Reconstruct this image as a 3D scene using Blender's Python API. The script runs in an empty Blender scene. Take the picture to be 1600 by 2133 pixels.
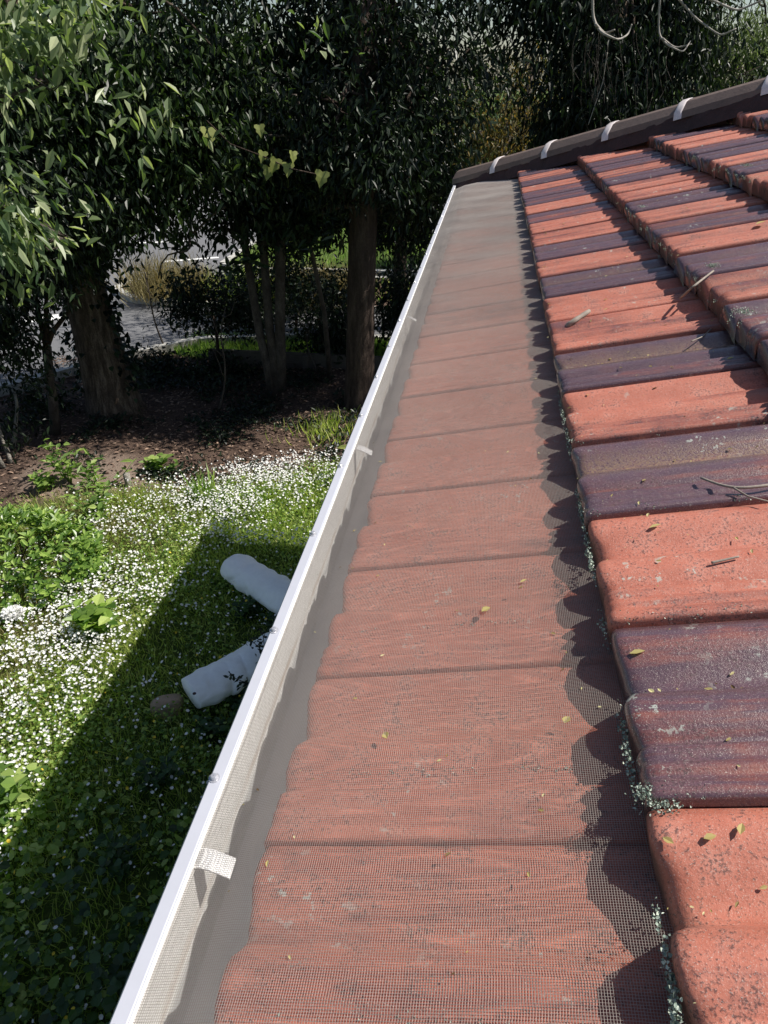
import bpy, bmesh, math, random
import numpy as np
from mathutils import Vector, Matrix, noise as mnoise

random.seed(7)
rng = np.random.default_rng(11)
SC = bpy.context.scene
COL = SC.collection

# ------------------------------------------------------------------ camera, light, exposure
CAM = np.array([-.1516, -.4089, .5036]); FPX = 1499.5; TH = .5442; PS = .1348
cF = np.array([-math.sin(PS)*math.cos(TH), math.cos(PS)*math.cos(TH), -math.sin(TH)])
cR = np.array([math.cos(PS), math.sin(PS), 0.]); cU = np.cross(cR, cF)
cam = bpy.data.cameras.new('camera'); cam.sensor_fit = 'VERTICAL'; cam.sensor_height = 36.0
cam.lens = FPX/2133*36; cam.clip_start = .02; cam.clip_end = 600
co = bpy.data.objects.new('camera', cam); COL.objects.link(co)
co.matrix_world = Matrix(((cR[0], cU[0], -cF[0], CAM[0]), (cR[1], cU[1], -cF[1], CAM[1]), (cR[2], cU[2], -cF[2], CAM[2]), (0, 0, 0, 1)))
SC.camera = co

SUN_AZ = math.radians(79.0)      # from +Y towards +X
SUN_EL = math.radians(53.6)
sd = Vector((math.sin(SUN_AZ)*math.cos(SUN_EL), math.cos(SUN_AZ)*math.cos(SUN_EL), math.sin(SUN_EL)))
W = bpy.data.worlds.new('World'); SC.world = W; W.use_nodes = True
nt = W.node_tree; nt.nodes.clear()
sky = nt.nodes.new('ShaderNodeTexSky'); sky.sky_type = 'NISHITA'; sky.sun_disc = False
sky.sun_elevation = SUN_EL; sky.sun_rotation = SUN_AZ
bg = nt.nodes.new('ShaderNodeBackground'); bg.inputs[1].default_value = .07
wo = nt.nodes.new('ShaderNodeOutputWorld')
nt.links.new(sky.outputs[0], bg.inputs[0]); nt.links.new(bg.outputs[0], wo.inputs[0])
sl = bpy.data.lights.new('sun', 'SUN'); sl.energy = 5.0; sl.angle = math.radians(.53); sl.color = (1, .95, .87)
so = bpy.data.objects.new('sun', sl); COL.objects.link(so)
so.rotation_euler = sd.to_track_quat('Z', 'Y').to_euler()
vs = SC.view_settings; vs.view_transform = 'Standard'; vs.look = 'None'; vs.gamma = 1; vs.use_curve_mapping = False
vs.exposure = .5
SC.render.engine = 'CYCLES'
SC.cycles.max_bounces = 6; SC.cycles.diffuse_bounces = 3; SC.cycles.glossy_bounces = 2; SC.cycles.transmission_bounces = 4

# ------------------------------------------------------------------ helpers
def ray(px, py):
    return cR*(px-800)/FPX - cU*(py-1066.5)/FPX + cF
def at_y(px, py, Y):
    d = ray(px, py); return CAM + d*(Y-CAM[1])/d[1]
def at_z(px, py, z):
    d = ray(px, py); return CAM + d*(z-CAM[2])/d[2]

def tag(o, label=None, cat=None, group=None, kind=None):
    if label: o['label'] = label
    if cat: o['category'] = cat
    if group: o['group'] = group
    if kind: o['kind'] = kind
    return o
def link(name, me, mat=None, parent=None, loc=None):
    o = bpy.data.objects.new(name, me); COL.objects.link(o)
    if mat is not None and me is not None:
        me.materials.clear(); me.materials.append(mat)
    if parent is not None: o.parent = parent
    if loc is not None: o.location = loc
    return o
def empty(name, loc=(0, 0, 0)):
    o = bpy.data.objects.new(name, None); COL.objects.link(o); o.location = loc; o.empty_display_size = .1
    return o
def np_mesh(name, V, faces, smooth=False):
    """faces: list of integer arrays (M,k)"""
    me = bpy.data.meshes.new(name)
    V = np.asarray(V, np.float32); me.vertices.add(len(V)); me.vertices.foreach_set('co', V.ravel())
    faces = [np.asarray(f, np.int32) for f in faces if len(f)]
    nl = sum(f.size for f in faces); npol = sum(len(f) for f in faces)
    me.loops.add(nl); me.loops.foreach_set('vertex_index', np.concatenate([f.ravel() for f in faces]))
    me.polygons.add(npol)
    tot = np.concatenate([np.full(len(f), f.shape[1], np.int32) for f in faces])
    st = np.concatenate([[0], np.cumsum(tot)[:-1]]).astype(np.int32)
    me.polygons.foreach_set('loop_start', st)
    me.polygons.foreach_set('use_smooth', np.full(npol, smooth))
    me.update(calc_edges=True); me.validate()
    return me

class MB:
    """collects tubes, grids, boxes into one mesh"""
    def __init__(s): s.v = []; s.f = []; s.n = 0
    def add(s, V, F):
        V = np.asarray(V, float); s.v.append(V); s.f += [tuple(i+s.n for i in f) for f in F]; s.n += len(V)
    def grid(s, G, closed_u=False):
        """G (a,b,3)"""
        a, b = G.shape[:2]; F = []
        for i in range(a-1):
            for j in range(b-(0 if closed_u else 1)):
                F.append((i*b+j, i*b+(j+1) % b, (i+1)*b+(j+1) % b, (i+1)*b+j))
        s.add(G.reshape(-1, 3), F)
    def tube(s, P, r, n=8, cap=True):
        P = np.asarray(P, float); m = len(P); r = np.broadcast_to(np.asarray(r, float), (m,)) if np.ndim(r) < 2 else r
        T = np.gradient(P, axis=0); T /= np.linalg.norm(T, axis=1)[:, None]+1e-9
        a = np.array([0, 0, 1.]) if abs(T[0][2]) < .9 else np.array([1., 0, 0])
        G = np.empty((m, n, 3))
        for i in range(m):
            u = np.cross(T[i], a); u /= np.linalg.norm(u); w = np.cross(T[i], u); a = -w if False else a
            for j in range(n):
                t = 2*math.pi*j/n; G[i, j] = P[i]+(u*math.cos(t)+w*math.sin(t))*r[i]
        base = s.n; s.grid(G, True)
        if cap:
            s.f.append(tuple(base+j for j in range(n))[::-1]); s.f.append(tuple(base+(m-1)*n+j for j in range(n)))
    def box(s, lo, hi):
        x0, y0, z0 = lo; x1, y1, z1 = hi
        s.add([(x0,y0,z0),(x1,y0,z0),(x1,y1,z0),(x0,y1,z0),(x0,y0,z1),(x1,y0,z1),(x1,y1,z1),(x0,y1,z1)],
              [(0,3,2,1),(4,5,6,7),(0,1,5,4),(1,2,6,5),(2,3,7,6),(3,0,4,7)])
    def build(s, name, mat, parent=None, smooth=False):
        me = bpy.data.meshes.new(name); me.from_pydata(np.concatenate(s.v).tolist(), [], s.f)
        me.update()
        if smooth: me.polygons.foreach_set('use_smooth', [True]*len(me.polygons))
        return link(name, me, mat, parent)

def unit(a): return a/(np.linalg.norm(a, axis=-1, keepdims=True)+1e-9)
def leaf_arrays(P, D, N, L, Wd, fold=.18, curl=.12, shape=(.34, .7, 1., .72)):
    """leaf blades: base P, direction D, normal N, lengths, widths -> verts, quads"""
    n = len(P); D = unit(D); S = unit(np.cross(D, N)); N = np.cross(S, D)
    L = np.asarray(L)[:, None]*np.ones((n, 1)); Wd = np.asarray(Wd)[:, None]*np.ones((n, 1))
    a, b, wa, wb = shape
    V = np.empty((n, 6, 3), np.float32)
    V[:, 0] = P; V[:, 3] = P+D*L-N*L*curl
    V[:, 1] = P+D*L*a+S*Wd*.5*wa+N*Wd*fold; V[:, 5] = P+D*L*a-S*Wd*.5*wa+N*Wd*fold
    V[:, 2] = P+D*L*b+S*Wd*.5*wb+N*Wd*fold*.8-N*L*curl*.4; V[:, 4] = P+D*L*b-S*Wd*.5*wb+N*Wd*fold*.8-N*L*curl*.4
    i = (np.arange(n)*6)[:, None]
    if curl > .22:      # long bending blades: a strip across the blade
        F = np.concatenate([i+np.array([1, 2, 4, 5]), i+np.array([5, 0, 1, 1]), i+np.array([2, 3, 4, 4])])
        return V.reshape(-1, 3), (F[:n], F[n:, :3])
    F = np.concatenate([i+np.array([0, 1, 2, 3]), i+np.array([0, 3, 4, 5])])
    return V.reshape(-1, 3), F
def leaf_object(name, parts, mat, parent=None):
    V = []; F = []; k = 0
    for v, f in parts:
        V.append(v)
        for g_ in (f if isinstance(f, tuple) else (f,)): F.append(g_+k)
        k += len(v)
    return link(name, np_mesh(name, np.concatenate(V), F), mat, parent)

# ------------------------------------------------------------------ materials
def mat_new(name):
    m = bpy.data.materials.new(name); m.use_nodes = True; t = m.node_tree; t.nodes.clear()
    out = t.nodes.new('ShaderNodeOutputMaterial'); b = t.nodes.new('ShaderNodeBsdfPrincipled')
    t.links.new(b.outputs[0], out.inputs[0])
    return m, t, b, out
def nd(t, typ, **kw):
    n = t.nodes.new(typ)
    for k, v in kw.items():
        if k.startswith('i_'): n.inputs[k[2:].replace('_', ' ')].default_value = v
        else: setattr(n, k, v)
    return n
def ramp(t, fac, stops, interp='LINEAR'):
    r = t.nodes.new('ShaderNodeValToRGB'); r.color_ramp.interpolation = interp
    e = r.color_ramp.elements
    while len(e) < len(stops): e.new(.5)
    for x, (p, c) in zip(e, stops): x.position = p; x.color = (*c, 1) if len(c) == 3 else c
    t.links.new(fac, r.inputs[0]); return r.outputs[0]
def mixc(t, fac, a, b, mode='MIX'):
    m = t.nodes.new('ShaderNodeMix'); m.data_type = 'RGBA'; m.blend_type = mode
    for s, v in ((m.inputs[0], fac), (m.inputs[6], a), (m.inputs[7], b)):
        if isinstance(v, (int, float)): s.default_value = v
        elif isinstance(v, tuple): s.default_value = (*v, 1)
        else: t.links.new(v, s)
    return m.outputs[2]
def math_(t, op, a, b=None, c=None, clamp=False):
    m = t.nodes.new('ShaderNodeMath'); m.operation = op; m.use_clamp = clamp
    for s, v in zip(m.inputs, (a, b, c)):
        if v is None: continue
        if isinstance(v, (int, float)): s.default_value = v
        else: t.links.new(v, s)
    return m.outputs[0]
def noise_(t, vec, scale, detail=3, rough=.55):
    n = t.nodes.new('ShaderNodeTexNoise'); n.inputs['Scale'].default_value = scale
    n.inputs['Detail'].default_value = detail; n.inputs['Roughness'].default_value = rough
    if vec is not None: t.links.new(vec, n.inputs['Vector'])
    return n.outputs[0]
def objcoord(t): return t.nodes.new('ShaderNodeTexCoord').outputs['Object']
def mapping(t, vec, scale=(1, 1, 1), loc=None):
    m = t.nodes.new('ShaderNodeMapping'); m.inputs['Scale'].default_value = scale
    t.links.new(vec, m.inputs['Vector'])
    if loc is not None: t.links.new(loc, m.inputs['Location'])
    return m.outputs[0]
def bump(t, b, h, strength, dist):
    n = t.nodes.new('ShaderNodeBump'); n.inputs['Strength'].default_value = strength; n.inputs['Distance'].default_value = dist
    t.links.new(h, n.inputs['Height']); t.links.new(n.outputs[0], b.inputs['Normal'])

def simple(name, col, rough=.6, var=.25, scale=6., bstr=.3, bdist=.004, metal=0., spec=.5, stretch=(1, 1, 1)):
    m, t, b, o = mat_new(name)
    v = mapping(t, objcoord(t), stretch)
    n1 = noise_(t, v, scale, 5, .6); n2 = noise_(t, v, scale*7, 3, .6)
    f = math_(t, 'ADD', math_(t, 'MULTIPLY', n1, .6), math_(t, 'MULTIPLY', n2, .4))
    c = ramp(t, f, [(.3, tuple(x*(1-var) for x in col)), (.5, col), (.72, tuple(min(1, x*(1+var)) for x in col))])
    t.links.new(c, b.inputs['Base Color']); b.inputs['Roughness'].default_value = rough; b.inputs['Metallic'].default_value = metal
    b.inputs['Specular IOR Level'].default_value = spec
    bump(t, b, n2, bstr, bdist)
    return m

def leaf_mat(name, dark, mid, light, rough=.38, transl=.3, tcol=None, spec=.5, stops=(.1, .6, .95)):
    m, t, b, o = mat_new(name)
    g = t.nodes.new('ShaderNodeNewGeometry')
    c = ramp(t, g.outputs['Random Per Island'], [(stops[0], dark), (stops[1], mid), (stops[2], light)])
    t.links.new(c, b.inputs['Base Color']); b.inputs['Roughness'].default_value = rough
    b.inputs['Specular IOR Level'].default_value = spec
    tr = t.nodes.new('ShaderNodeBsdfTranslucent')
    tc = mixc(t, 1., c, tcol or (1.6, 1.9, .7), 'MULTIPLY'); t.links.new(tc, tr.inputs[0])
    ms = t.nodes.new('ShaderNodeMixShader'); ms.inputs[0].default_value = transl
    t.links.new(b.outputs[0], ms.inputs[1]); t.links.new(tr.outputs[0], ms.inputs[2]); t.links.new(ms.outputs[0], o.inputs[0])
    return m

def tile_material():
    m, t, b, o = mat_new('glazed terracotta')
    oc = objcoord(t); oi = t.nodes.new('ShaderNodeObjectInfo')
    rnd = math_(t, 'MULTIPLY', oi.outputs['Random'], 37.)
    cx = t.nodes.new('ShaderNodeCombineXYZ')
    for i in range(3): t.links.new(rnd, cx.inputs[i])
    sc = t.nodes.new('ShaderNodeSeparateColor'); t.links.new(oi.outputs['Color'], sc.inputs[0])
    typ = sc.outputs[0]; dusty = sc.outputs[1]; tone = sc.outputs[2]
    v1 = mapping(t, oc, (2.2, 14, 3), cx.outputs[0])        # bands running down the slope
    band = noise_(t, v1, 1.0, 4, .5)
    v2 = mapping(t, oc, (7, 110, 20), cx.outputs[0])
    streak = noise_(t, v2, 1.0, 4, .65)
    v3 = mapping(t, oc, (1, 1, 1), cx.outputs[0])
    grain = noise_(t, v3, 330, 4, .75)
    blotch = noise_(t, v3, 26, 5, .65)
    fine = noise_(t, v3, 900, 2, .6)
    # glaze coverage 0 = bare orange clay, 1 = purple glaze
    cov = math_(t, 'ADD', typ, math_(t, 'MULTIPLY', math_(t, 'SUBTRACT', band, .5), 1.7))
    cov = math_(t, 'ADD', cov, math_(t, 'MULTIPLY', math_(t, 'SUBTRACT', streak, .5), .7))
    cov = math_(t, 'ADD', cov, math_(t, 'MULTIPLY', math_(t, 'SUBTRACT', blotch, .5), .5))
    orange = ramp(t, blotch, [(.3, (.345, .092, .052)), (.5, (.425, .128, .078)), (.7, (.50, .19, .13))])
    purple = ramp(t, blotch, [(.3, (.072, .042, .056)), (.5, (.10, .053, .067)), (.7, (.145, .068, .073))])
    red = (.215, .060, .042)
    c = mixc(t, ramp(t, cov, [(.15, (0, 0, 0)), (.5, (1, 1, 1))]), orange, red)
    c = mixc(t, ramp(t, cov, [(.5, (0, 0, 0)), (.8, (1, 1, 1))]), c, purple)
    # tone of the single tile
    hs = t.nodes.new('ShaderNodeHueSaturation'); t.links.new(c, hs.inputs['Color'])
    t.links.new(math_(t, 'ADD', math_(t, 'MULTIPLY', tone, .5), .75), hs.inputs['Value']); hs.inputs['Saturation'].default_value = .96
    c = hs.outputs[0]
    # dark pits and pale flecks
    c = mixc(t, ramp(t, math_(t, 'ADD', math_(t, 'MULTIPLY', grain, .7), math_(t, 'MULTIPLY', blotch, .3)), [(.53, (0, 0, 0)), (.60, (.8, .8, .8))]), c, (.055, .03, .03))
    c = mixc(t, ramp(t, fine, [(.60, (0, 0, 0)), (.70, (.65, .65, .65))]), c, (.50, .43, .38))
    # ochre dust lying in the valley of some tiles
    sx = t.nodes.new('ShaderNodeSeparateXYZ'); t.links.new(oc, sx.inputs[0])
    dv = math_(t, 'ABSOLUTE', math_(t, 'SUBTRACT', sx.outputs[1], .142))
    dv = math_(t, 'SUBTRACT', 1., math_(t, 'DIVIDE', dv, .05), clamp=True)
    dm = math_(t, 'MULTIPLY', math_(t, 'MULTIPLY', dv, dusty), ramp(t, grain, [(.4, (0, 0, 0)), (.58, (1, 1, 1))]))
    c = mixc(t, math_(t, 'MULTIPLY', dm, .75), c, (.34, .23, .12))
    # crusty lichen, sparse
    lich = math_(t, 'MULTIPLY', ramp(t, noise_(t, v3, 60, 4, .7), [(.60, (0, 0, 0)), (.64, (1, 1, 1))]), ramp(t, noise_(t, v3, 9, 2), [(.54, (0, 0, 0)), (.66, (1, 1, 1))]))
    c = mixc(t, math_(t, 'MULTIPLY', lich, .8), c, (.40, .43, .38))
    # shade painted into the colour of the downhill nose face
    nose_shade = math_(t, 'SUBTRACT', 1., math_(t, 'DIVIDE', math_(t, 'SUBTRACT', sx.outputs[0], .004), .006), clamp=True)
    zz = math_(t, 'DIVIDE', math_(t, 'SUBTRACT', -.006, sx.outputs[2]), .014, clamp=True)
    c = mixc(t, math_(t, 'MULTIPLY', math_(t, 'MULTIPLY', nose_shade, zz), .82), c, (.035, .03, .026))
    t.links.new(c, b.inputs['Base Color'])
    r = ramp(t, cov, [(.3, (.60, .60, .60)), (.75, (.30, .30, .30))])
    t.links.new(math_(t, 'ADD', r, math_(t, 'MULTIPLY', math_(t, 'SUBTRACT', grain, .5), .3)), b.inputs['Roughness'])
    b.inputs['Specular IOR Level'].default_value = .45
    t.links.new(ramp(t, cov, [(.4, (.05, .05, .05)), (.75, (.85, .85, .85))]), b.inputs['Coat Weight']); b.inputs['Coat Roughness'].default_value = .11
    bump(t, b, math_(t, 'ADD', math_(t, 'MULTIPLY', grain, .6), math_(t, 'MULTIPLY', streak, .3)), .55, .002)
    return m

def ground_material():
    m, t, b, o = mat_new('garden soil')
    oc = objcoord(t)
    n1 = noise_(t, oc, 1.3, 6, .65); n2 = noise_(t, oc, 30, 5, .7); n3 = noise_(t, mapping(t, oc, (1, 2.3, 1)), 90, 4, .75)
    soil = ramp(t, n3, [(.3, (.03, .02, .015)), (.5, (.095, .062, .048)), (.66, (.21, .15, .115)), (.78, (.36, .27, .21))])
    soil = mixc(t, ramp(t, n2, [(.35, (0, 0, 0)), (.7, (1, 1, 1))]), soil, (.07, .045, .033))
    green = ramp(t, n2, [(.3, (.03, .05, .012)), (.6, (.08, .12, .025)), (.8, (.15, .17, .05))])
    at = t.nodes.new('ShaderNodeAttribute'); at.attribute_name = 'turf'
    f = math_(t, 'ADD', at.outputs['Fac'], math_(t, 'MULTIPLY', math_(t, 'SUBTRACT', n1, .5), .9))
    c = mixc(t, ramp(t, f, [(.4, (0, 0, 0)), (.6, (1, 1, 1))]), soil, green)
    ad = t.nodes.new('ShaderNodeAttribute'); ad.attribute_name = 'dry'  # dry soil, lightened further to paint the sunlit patch
    dry = ramp(t, n3, [(.3, (.10, .07, .055)), (.5, (.22, .165, .13)), (.7, (.38, .30, .25))])  # dry soil colour, made paler to paint the sunlit patch
    fd = math_(t, 'ADD', ad.outputs['Fac'], math_(t, 'MULTIPLY', math_(t, 'SUBTRACT', n1, .5), .8))
    c = mixc(t, math_(t, 'MULTIPLY', ramp(t, fd, [(.35, (0, 0, 0)), (.65, (1, 1, 1))]), ramp(t, f, [(.4, (1, 1, 1)), (.6, (0, 0, 0))])), c, dry)
    t.links.new(c, b.inputs['Base Color']); b.inputs['Roughness'].default_value = .95; b.inputs['Specular IOR Level'].default_value = .2
    bump(t, b, n3, .8, .02)
    return m

def asphalt_material():
    m, t, b, o = mat_new('asphalt')
    oc = objcoord(t); n1 = noise_(t, oc, .7, 5); n2 = noise_(t, oc, 160, 3, .7)
    c = mixc(t, ramp(t, n2, [(.35, (0, 0, 0)), (.7, (1, 1, 1))]), ramp(t, n1, [(.3, (.085, .087, .094)), (.7, (.12, .12, .128))]), (.17, .17, .175))
    t.links.new(c, b.inputs['Base Color']); b.inputs['Roughness'].default_value = .85
    bump(t, b, n2, .5, .006)
    return m

def bark_material(name, a, bcol, c3, stretch=(14, 14, 2.2)):
    m, t, b, o = mat_new(name)
    v = mapping(t, objcoord(t), stretch); n = noise_(t, v, 1.6, 6, .7); n2 = noise_(t, objcoord(t), 60, 4, .7)
    f = math_(t, 'ADD', math_(t, 'MULTIPLY', n, .75), math_(t, 'MULTIPLY', n2, .25))
    t.links.new(ramp(t, f, [(.34, a), (.5, bcol), (.66, c3)]), b.inputs['Base Color']); b.inputs['Roughness'].default_value = .9
    b.inputs['Specular IOR Level'].default_value = .2
    bump(t, b, f, 1., .05)
    return m

def gutter_material():
    m, t, b, o = mat_new('white gutter enamel')
    oc = objcoord(t); sx = t.nodes.new('ShaderNodeSeparateXYZ'); t.links.new(oc, sx.inputs[0])
    n = noise_(t, mapping(t, oc, (30, 7, 60)), 1.5, 5, .7); n2 = noise_(t, oc, 90, 4, .7); n3 = noise_(t, mapping(t, oc, (8, 3, 8)), 1., 3)
    c = ramp(t, n2, [(.35, (.76, .75, .72)), (.65, (.86, .85, .83))])
    # rusty tide line left by old leaf litter, about 5-7 cm below the lip
    zl = math_(t, 'ADD', sx.outputs[2], math_(t, 'MULTIPLY', math_(t, 'SUBTRACT', n3, .5), .035))
    d = math_(t, 'SUBTRACT', 1., math_(t, 'DIVIDE', math_(t, 'ABSOLUTE', math_(t, 'ADD', zl, .204)), .009), clamp=True)
    c = mixc(t, math_(t, 'MULTIPLY', d, ramp(t, n, [(.38, (0, 0, 0)), (.62, (.75, .75, .75))])), c, (.36, .22, .12))
    low = math_(t, 'DIVIDE', math_(t, 'SUBTRACT', -.214, zl), .012, clamp=True)  # dirt on the gutter floor, plus shade painted below the sunlit band
    c = mixc(t, math_(t, 'MULTIPLY', low, .75), c, (.40, .41, .42))
    t.links.new(c, b.inputs['Base Color']); b.inputs['Roughness'].default_value = .42
    bump(t, b, n2, .15, .001)
    return m

M = {}
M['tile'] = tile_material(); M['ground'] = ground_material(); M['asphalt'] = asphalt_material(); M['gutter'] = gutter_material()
M['cap'] = simple('dark ridge tile', (.15, .108, .09), .6, .3, 14, .4, .003)
M['collar'] = simple('glint-pale glazed collar', (.74, .66, .64), .14, .2, 20, .1, .001, spec=.8)  # pale colour paints the sun glint on the collars
M['mortar'] = simple('dark pointing', (.055, .03, .03), .9, .35, 18, .6, .006)
M['underlay'] = simple('roof battens', (.05, .04, .035), .95)
M['wall'] = simple('rendered wall', (.55, .52, .46), .9, .12, 4)
M['trim'] = simple('powder coated strip', (.40, .41, .46), .42, .05, 8, .05, .0005)
M['screw'] = simple('zinc screw', (.55, .55, .58), .3, .1, 30, .1, .0005, metal=.6)
M['bracket'] = simple('white bracket', (.84, .84, .84), .35, .06, 60, .3, .0006)
M['wire'] = simple('aluminium mesh wire', (.37, .33, .30), .42, .12, 3, .1, .0005, metal=.2)
M['kerb'] = simple('concrete kerb', (.38, .37, .34), .9, .25, 9)
M['paint'] = simple('road paint', (.72, .72, .70), .7, .15, 30)
M['bark_dark'] = bark_material('dark fissured bark', (.028, .02, .015), (.095, .07, .052), (.24, .19, .145))
M['bark_grey'] = bark_material('smooth grey bark', (.035, .028, .023), (.085, .07, .06), (.15, .13, .11), (6, 6, 3))
M['bark_brown'] = bark_material('brown bark', (.025, .018, .014), (.06, .042, .034), (.12, .088, .07), (12, 12, 2))
M['bark_pale'] = bark_material('pale bark', (.14, .125, .11), (.27, .25, .22), (.40, .37, .33), (5, 5, 4))
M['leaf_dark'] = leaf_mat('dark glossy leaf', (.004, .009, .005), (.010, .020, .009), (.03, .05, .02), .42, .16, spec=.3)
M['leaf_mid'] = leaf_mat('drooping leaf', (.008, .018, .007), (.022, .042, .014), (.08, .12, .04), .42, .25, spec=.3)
M['leaf_near'] = leaf_mat('pale lance leaf', (.06, .10, .045), (.16, .21, .10), (.38, .41, .25), .38, .33, spec=.4)
M['leaf_big'] = leaf_mat('large leathery leaf', (.018, .036, .018), (.035, .065, .028), (.07, .105, .05), .38, .15)
M['leaf_dry'] = leaf_mat('yellowing leaf', (.045, .06, .022), (.13, .115, .042), (.26, .18, .06), .6, .4, (1.6, 1.4, .6))
M['leaf_grey'] = leaf_mat('grey green leaf', (.05, .07, .04), (.11, .14, .08), (.22, .25, .15), .5, .35)
M['leaf_shrub'] = leaf_mat('bright shrub leaf', (.07, .14, .028), (.17, .27, .05), (.32, .42, .11), .35, .3)
M['leaf_weed'] = leaf_mat('soft weed leaf', (.09, .16, .035), (.20, .30, .07), (.34, .42, .13), .5, .4)
M['leaf_vine'] = leaf_mat('vine leaf', (.16, .20, .05), (.30, .33, .10), (.42, .40, .15), .45, .4)
M['grass'] = leaf_mat('grass blade', (.12, .18, .028), (.36, .43, .10), (.58, .57, .25), .5, .48)
M['straw'] = leaf_mat('straw blade', (.11, .10, .045), (.23, .20, .09), (.38, .33, .17), .7, .3, (1.3, 1.1, .6))
M['round_leaf'] = leaf_mat('rounded ground leaf', (.06, .125, .022), (.22, .33, .06), (.42, .50, .16), .45, .45)
M['shade_leaf'] = leaf_mat('shade-darkened ground leaf', (.018, .045, .014), (.035, .085, .022), (.07, .13, .04), .5, .3)  # ground leaf colour darkened to paint the roof shadow
M['petal'] = leaf_mat('white petal', (.66, .66, .64), (.78, .78, .76), (.86, .85, .84), .7, .25, (1, 1, 1))
M['yellow'] = leaf_mat('yellow petal', (.62, .46, .03), (.72, .55, .04), (.78, .62, .06), .6, .3, (1.1, 1., .4))
M['cloth'] = simple('white cloth', (.87, .88, .88), .85, .08, 5, .45, .008)
M['stone'] = simple('tan stone', (.36, .26, .18), .9, .25, 10, .5, .01)
M['lichen'] = leaf_mat('grey lichen', (.13, .17, .14), (.27, .33, .28), (.50, .55, .47), .9, .05)
M['twig'] = simple('dry twig', (.25, .215, .18), .85, .4, 60, .4, .0006)
M['vine'] = simple('pale vine stem', (.34, .31, .27), .85, .3, 20, .5, .003)
M['fallen'] = leaf_mat('fallen leaflet', (.16, .10, .045), (.46, .39, .15), (.66, .62, .34), .55, .25, (1.1, 1.1, .5))
M['chip'] = leaf_mat('bark mulch', (.03, .018, .014), (.10, .06, .044), (.32, .22, .16), .9, .05)
M['post'] = simple('weathered timber', (.10, .085, .07), .9, .35, 7, .5, .006, stretch=(2, 8, 8))
M['ivy'] = M['leaf_dark']

# ------------------------------------------------------------------ the house
PITCH = math.radians(20.48); TW = .225; GA = .339; STEP = .053; HIPL = 4.763
cp, sp, tp = math.cos(PITCH), math.sin(PITCH), math.tan(PITCH)
RM = Matrix(((cp, 0, -sp, 0), (0, 1, 0, 0), (sp, 0, cp, 0), (0, 0, 0, 1)))     # roof frame (u, v, n) -> world
def roof_pt(u, v, n): return np.array([u*cp-n*sp, v, u*sp+n*cp])
house = empty('house', (0, 0, -2.99))
tag(house, 'tiled house roof in orange and purple terracotta with white gutter under a mesh guard', 'house')
hinv = Matrix.Translation((0, 0, 2.99))

PROF = np.array([(-.085, -.0150), (-.01, -.0140), (.012, -.0125), (.032, -.0075), (.085, -.003), (.14, -.0015), (.2, -.0065), (.27, -.0155), (.33, -.022),
    (.375, -.0245), (.405, -.0225), (.435, -.014), (.47, -.005), (.52, -.001), (.58, -.0008), (.64, -.0035), (.695, -.0115), (.73, -.0165),
    (.745, -.007), (.765, -.0015), (.785, 0), (.805, -.0016), (.822, -.003), (.838, -.003), (.852, -.0008), (.87, .0003), (.888, -.001), (.902, -.003),
    (.918, -.003), (.932, -.0008), (.955, .0005), (.985, .0003), (1.0, -.0008), (1.008, -.004), (1.010, -.0125)])
PROF[:, 1] *= 1.1
def prof(t): return np.interp(t, PROF[:, 0], PROF[:, 1])
def tile_mesh(seed=0, amp=1., sk=1.):
    r = random.Random(seed)
    t = PROF[:, 0]; h = PROF[:, 1]*amp
    setb = np.interp(t, [-.1, .1, .3, .375, .45, .55, .66, .73, .78, 1.02], [.006, .001, .008, .018, .008, 0, .003, .014, .010, .005])
    setb = setb*sk+np.array([r.uniform(-.0016, .0016)+(.005 if r.random() < .07 else 0) for _ in t])
    low = np.minimum(-(STEP-.0035), h-.025)
    rows = []
    for x, dz, kind in ((0, 0, 'b'), (.002, -.018, 's'), (.0036, -.009, 's'), (.0058, -.0034, 's'), (.0098, -.0006, 's'), (.018, 0, 's'), (.06, 0, 's'), (.2, 0, 'n'), (.405, 0, 'n')):
        f = 1. if kind != 'n' else 0.
        xx = x+setb*f*min(1, x/.008)
        if kind == 'b': z = low; xx = x+setb*.12
        else: z = h+dz-xx*STEP/GA
        if kind == 's' and x < .012: z = np.maximum(z, low+.002)
        rows.append(np.stack([xx, (1-t)*TW, z], 1))
    G = np.array(rows); a, b = G.shape[:2]
    i = np.arange(a-1)[:, None]*b+np.arange(b-1)[None]
    F = np.stack([i, i+b, i+b+1, i+1], -1).reshape(-1, 4)
    return np_mesh('roof_tile', G.reshape(-1, 3), [F], True)
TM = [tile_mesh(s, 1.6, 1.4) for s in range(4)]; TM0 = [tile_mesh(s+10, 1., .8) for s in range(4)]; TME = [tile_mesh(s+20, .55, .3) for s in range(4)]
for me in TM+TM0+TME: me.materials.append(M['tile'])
# glaze of the tiles one can pick out in the nearest rows: 0 bare orange, 1 purple
row1 = {-3: (.05, 0), -2: (.1, 0), -1: (.02, .1), 0: (.92, .0), 1: (.0, 0), 2: (.82, .9), 3: (.28, 0), 4: (.85, .9), 5: (.3, 0), 6: (.22, 0), 7: (.95, .6), 8: (.15, 0), 9: (.9, .2), 10: (.3, 0), 11: (.2, 0), 12: (.85, 0), 13: (.2, 0), 14: (.8, 0), 15: (.85, 0), 16: (.15, 0), 17: (.85, 0), 18: (.2, 0)}
row2 = {0: (.2, 0), 1: (.8, .3), 2: (.1, 0), 3: (.9, .2), 4: (.65, 0), 5: (.15, 0), 6: (.9, 0), 7: (.2, 0), 8: (.8, 0), 9: (.15, 0), 10: (.95, 0), 11: (.2, 0), 12: (.3, 0), 13: (.9, 0)}
NROW = 9
def hip_v(u): return HIPL-u*cp
tile_n = 0
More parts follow.
